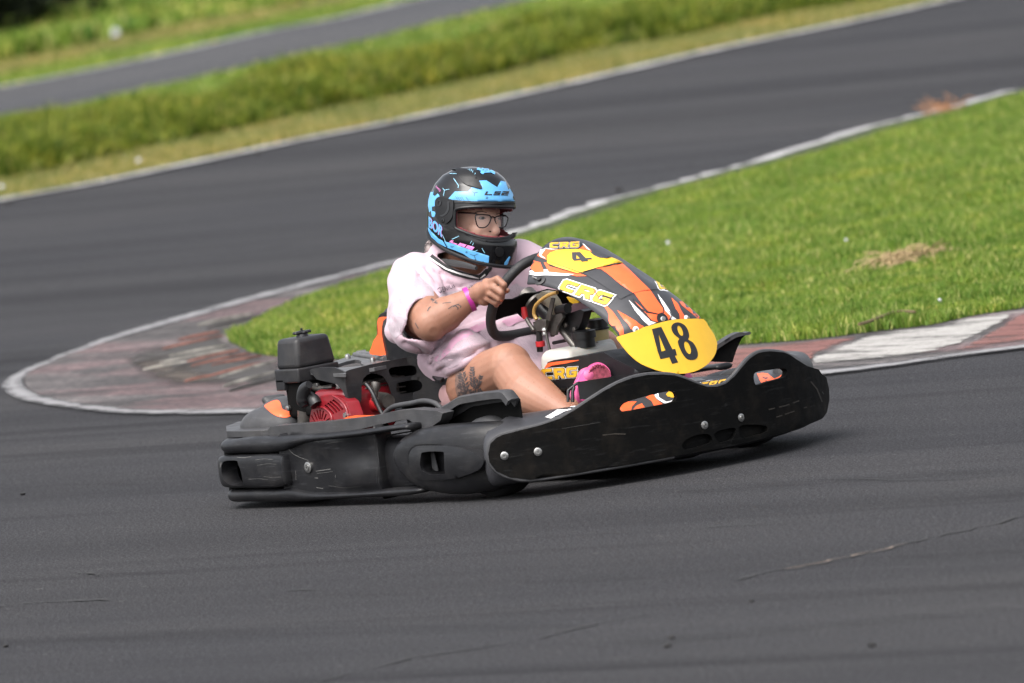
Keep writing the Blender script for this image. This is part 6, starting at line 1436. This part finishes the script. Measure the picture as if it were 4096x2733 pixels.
hd('side_blue', [(200,905),(240,960),(330,1050),(390,1080),(500,1110),(640,1160),(800,1215),(960,1268),(955,1350),(948,1412),(860,1390),(780,1340),(640,1240),(520,1190),(430,1160),(330,1110),(240,1030),(205,960)], M_BLU, .0014)
hd('side_line', stroke_poly([(370,1040),(400,1090),(440,1160)], 12), M_HEL, .0024)
hd('chin_blue', [(1110,1410),(1150,1350),(1210,1270),(1225,1280),(1190,1370),(1140,1410)], M_BLU, .0014)
hd('rear_blue', [(255,405),(268,440),(262,500),(285,520),(320,485),(345,520),(310,570),(298,640),(250,650),(248,700),(300,720),(275,780),(248,775),(235,700),(215,720),(198,640),(205,560),(225,480)], M_BLU, .0014)
text_print('helmet_lettering', 'BOR', c7([(212,770),(395,905),(375,1035),(212,905)]), FHT, M_BLU, hel, .0030, bold=.03)
text_print('helmet_lettering', 'BOR', c7([(215,774),(398,909),(378,1039),(215,909)]), FHT, M_PPK, hel, .0020, bold=.03)
letters('LS2', c7([(915,462),(1212,458),(1200,515),(900,508)]), FHT, [(0, M_LINE)], hel, 'helmet_lettering', base=.003, step=6)
letters('LS2', c7([(488,1068),(785,1160),(765,1196),(470,1092)]), FHT, [(.6, M_PPK)], hel, 'helmet_lettering', base=.003, step=6)
text_print('helmet_lettering', 'RAPID', c7([(308,388),(362,445),(350,468),(298,405)]), FHT, M_PPK, hel, .0025)
for L, w in (([(385,420),(405,445),(395,515)], 1.6), ([(405,445),(465,432)], 1.6), ([(520,300),(580,385),(575,418)], 2), ([(470,240),(555,242)], 1.6), ([(318,300),(328,330)], 1.3), ([(500,1058),(588,1018)], 1.8), ([(700,185),(695,210)], 1.6), ([(722,180),(714,212)], 1.6), ([(742,185),(732,222)], 1.6), ([(760,200),(750,232)], 1.6), ([(788,230),(778,262)], 1.6), ([(870,1170),(908,1230)], 1.6), ([(765,1218),(820,1192)], 1.4), ([(380,1000),(420,1090)], 1.3), ([(745,1080),(725,1110)], 1.4), ([(770,1100),(750,1135)], 1.4)):
    sdec('helmet_line', stroke_poly(c7(L), w), FHT, M_LBL, hel, .0022, 8)
for L in ([(545,522),(570,562)], [(570,525),(597,568)], [(595,527),(625,570)], [(620,528),(650,572)], [(672,530),(705,574)], [(750,460),(775,480),(818,472)], [(775,480),(778,515)], [(722,1243),(775,1262),(820,1240)], [(775,1262),(802,1320)], [(478,1142),(530,1150)], [(485,1155),(515,1165)], [(925,530),(945,532),(940,552),(920,550),(925,530)], [(675,1210),(690,1212),(686,1228),(672,1226),(675,1210)]):
    sdec('helmet_line', stroke_poly(c7(L), 1.5), FHT, M_LINE, hel, .0026, 8)
hd('top_emblem', [(805,180),(818,166),(840,170),(860,182),(880,166),(930,164),(970,172),(985,192),(1015,205),(1035,225),(1030,248),(1005,240),(990,228),(940,225),(900,230),(885,246),(862,240),(850,222),(860,205),(830,195),(810,192)], M_BLU, .0018)
for L in ([(878,188),(895,200)], [(895,186),(878,203)], [(925,190),(940,202)], [(940,188),(925,205)], [(905,210),(920,212)]): sdec('helmet_line', stroke_poly(c7(L), 1.2), FHT, M_LINE, hel, .0028, 8)
# chin bar: visor lock lip and smoked gloss front
hd('chin_lip', [(480,945),(560,962),(640,995),(720,1030),(800,1062),(900,1090),(1000,1100),(1100,1098),(1200,1080),(1270,1030),(1305,1000),(1300,970),(1250,975),(1240,1012),(1180,1045),(1090,1060),(1000,1062),(900,1052),(800,1030),(690,992),(600,955),(540,925),(430,880),(400,900)], M_HBL, 0, t=.006, bev=.002)
hd('chin_vent', [(1040,1190),(1060,1160),(1110,1155),(1140,1200),(1130,1260),(1080,1280),(1045,1250)], M_HBL, 0, True, t=.003, bev=.001)
# lower edge roll
P = [HP(*rows[NZ][k])+HM @ Vector((0, 0, -.001)) for k in range(NT_)]
tube('edge_roll', P, .007, M_HBL, hel, 8, True)
# chin strap
tube('chin_strap', [at(*c7([q])[0], y=-.125) for q in ((325,1345), (450,1352), (620,1375), (800,1420))], [.011, .012, .011, .007], M_BLKC, hel, 10, n=4)
# hair bun
bun = blob('hair_bun', [('ell', at(1742, 1000, y=-.05), (.038, .034, .036), None), ('cap', at(1750, 1010, y=-.05), at(1800, 1020, y=-.02), .02, .03)], mat('mousy_hair', (.24, .20, .19), .6, var=.6, scale=50, bmp=.8), person, .005, 2)
for k in range(26):
    a = random.uniform(0, 6.28); c = at(1742, 1000, y=-.052); r = .034
    p0 = c+Vector((math.cos(a)*r*.5, -.02, math.sin(a)*r*.8)); p1 = c+Vector((math.cos(a+.8)*r, -.015, math.sin(a+.8)*r*1.08)); tube('hair_strand', [p0, (p0+p1)/2+Vector((0, -.012, 0)), p1], .0012, bun.data.materials[0], bun, 5, n=3)
# ---- face and glasses
def fdec(name, L, mm, off=.0006, smooth_=True): return sdec(name, scurve(c7(L), 3) if smooth_ else c7(L), BT, mm, body, off, 4)
M_EYE = mat('eye_white', (.24, .19, .175), .5, spec=.2); M_IRI = mat('iris', (.022, .018, .015), .5, spec=.2); M_BRW = mat('eyebrow', (.13, .065, .045), .7); M_LIP = mat('lips', (.42, .13, .11), .45); M_NOS = mat('nostril', (.06, .02, .015), .7); M_LID = mat('eyelid', (.22, .10, .07), .5)
fdec('eye', [(830,795),(855,778),(890,778),(912,800),(880,812),(845,810)], M_EYE); fdec('iris', ellipse(882, 794, 19, 17, 0, 10), M_IRI, .0012, False)
fdec('eye', [(1070,800),(1090,788),(1115,790),(1130,806),(1105,816),(1078,812)], M_EYE); fdec('iris', ellipse(1106, 801, 16, 15, 0, 10), M_IRI, .0012, False)
for L in ([(825,798),(850,774),(890,772),(918,802)], [(1066,802),(1088,783),(1118,785),(1134,808)]): sdec('eyelid', stroke_poly(c7(L), 2.2), BT, M_LID, body, .0016, 4)
sdec('eyebrow', stroke_poly(c7([(770,738),(815,712),(870,708),(930,724)]), 4.0), BT, M_BRW, body, .0008, 5); sdec('eyebrow', stroke_poly(c7([(1050,745),(1090,732),(1140,740)]), 3.6), BT, M_BRW, body, .0008, 5)
fdec('nostril', [(955,958),(975,950),(990,960),(975,970)], M_NOS); fdec('lips', [(965,1040),(1000,1022),(1035,1030),(1050,1045),(1010,1055),(975,1052)], M_LIP)
M_GLS = mat('tortoise_frame', (.012, .011, .012), .25, var=.6, scale=90)
gl = surf_plane(HP(.108, 0, .0), hf+hl*-.05)
glasses = empty('glasses'); glasses.parent = person
def rimg(L): return tube('lens_rim', [gl(*q)[0] for q in scurve(c7(L), 4)], .0021, M_GLS, glasses, 8, True)
l1 = [(790,760),(795,830),(815,890),(850,912),(910,908),(955,870),(985,800),(975,765),(920,752),(850,750)]; l2 = [(1035,790),(1042,850),(1075,902),(1120,914),(1160,900),(1185,850),(1195,785),(1150,768),(1080,768)]
rimg(l1); rimg(l2)
tube('bridge', [gl(*q)[0] for q in c7([(980,785),(1008,775),(1036,790)])], .0021, M_GLS, glasses, 8, n=3)
tube('temple', [gl(*c7([(790,765)])[0])[0], HP(.07, -.075, .012), HP(-.04, -.082, .01)], .0024, M_GLS, glasses, 8, n=3)
tube('temple', [gl(*c7([(1195,785)])[0])[0], HP(.07, .075, .012), HP(-.04, .082, .01)], .0024, M_GLS, glasses, 8, n=3)
mg, t, p = nodes('lens_glass'); p.inputs['Base Color'].default_value = (.9, .92, .93, 1); p.inputs['Roughness'].default_value = .03; p.inputs['Alpha'].default_value = .10; p.inputs['Specular IOR Level'].default_value = .7
for L in (l1, l2):
    V, F = tri2d(scurve(c7(L), 3)); mesh_obj('lens', [gl(*v)[0] for v in V], F, mg, glasses)

# ------------------------------------------------------------------ small things lying about
def scatter_bits(name, px, n, sx, sz, mm, label, cat, group=None, rad=.06):
    c = ground(*px); bm = bmesh.new()
    for k in range(n):
        a = random.uniform(0, 6.28); r = rad*random.random(); p = Vector((c.x+math.cos(a)*r, c.y+math.sin(a)*r, .01+.04*random.random()))
        d = Vector((random.uniform(-1, 1), random.uniform(-1, 1), random.uniform(-.2, .6))).normalized(); L = sx*random.uniform(.5, 1.3)
        tube_bm(bm, [p, p+d*L*.5+Vector((0, 0, sz*random.random())), p+d*L], .0022, 3)
    return tag(bm_obj(name, bm, mm), label, cat, group)
M_STRAW = mat('dead_grass', (.36, .26, .13), .8, var=.4, scale=30)
cl = ground(3620, 1065); st_ = tag(empty('dead_grass_clump', (0, 0, 0)), 'clump of dead straw-coloured grass lying on the infield at right', 'grass clump')
bm = bmesh.new()
A, B = ground(3560, 1090), ground(3690, 1042)
for k in range(200):
    t = random.random(); c = A+(B-A)*t; w = math.sin(math.pi*t)
    p = c+Vector((random.gauss(0, .06), random.gauss(0, .06), .03+.035*w*random.random())); d = ((B-A).normalized()*random.choice((-1, 1))+Vector((random.gauss(0, .6), random.gauss(0, .6), random.gauss(.02, .12)))).normalized(); L = random.uniform(.05, .14)
    tube_bm(bm, [p, p+d*L*.5+Vector((0, 0, .012)), p+d*L], .0024, 3)
bm_obj('straw', bm, M_STRAW, st_); st_.children[0]['kind'] = 'stuff'
tb = tube('twig', [ground(a, b, .055) for a, b in ((3435,1298), (3480,1285), (3530,1265), (3590,1246), (3660,1248))], .006, mat('twig_bark', (.14, .10, .05), .9), None, 6, n=4); tag(tb, 'thin bent twig lying on the infield grass above the kerb', 'twig')
def litter(px, s, label, mm, z=.03):
    c = ground(*px); bm = bmesh.new(); bmesh.ops.create_icosphere(bm, subdivisions=2, radius=s)
    for v in bm.verts: v.co *= random.uniform(.55, 1.15)
    o = bm_obj('litter', bm, mm, None, smooth=50); o.location = (c.x, c.y, z+s*.5); tag(o, label, 'litter', 'scraps of pale litter in the grass')
M_PAP = mat('crumpled_paper', (.5, .5, .51), .7)
litter((466, 168), .045, 'crumpled white bag lying in the meadow beyond the second track', M_PAP, .06); litter((2678, 1012), .010, 'tiny white scrap on the lawn right of the fairing', M_PAP, .04)
litter((3766, 1250), .008, 'small white flower-like scrap near the kerb at right', M_PAP, .045); litter((560, 670), .020, 'white scrap on dry verge above the far white line', M_PAP); litter((500, 660), .014, 'smaller white scrap left of another on dry verge', M_PAP)
litter((12, 775), .02, 'white scrap at the left edge above the far white line', M_PAP); litter((3390, 1000), .008, 'pale scrap on the lawn left of the dead grass clump', M_PAP, .04)
scatter_bits('dead_leaves', (2135, 258), 60, .12, .05, mat('tan_leaf', (.50, .26, .13), .8), 'tan dead leaves caught at the foot of the tall grass', 'dead leaves', rad=.16)
scatter_bits('dead_stalks', (3780, 455), 60, .09, .02, mat('reddish_stalk', (.42, .20, .09), .8), 'reddish dry stalks sprawling over the infield white line', 'dry stalks', rad=.14)
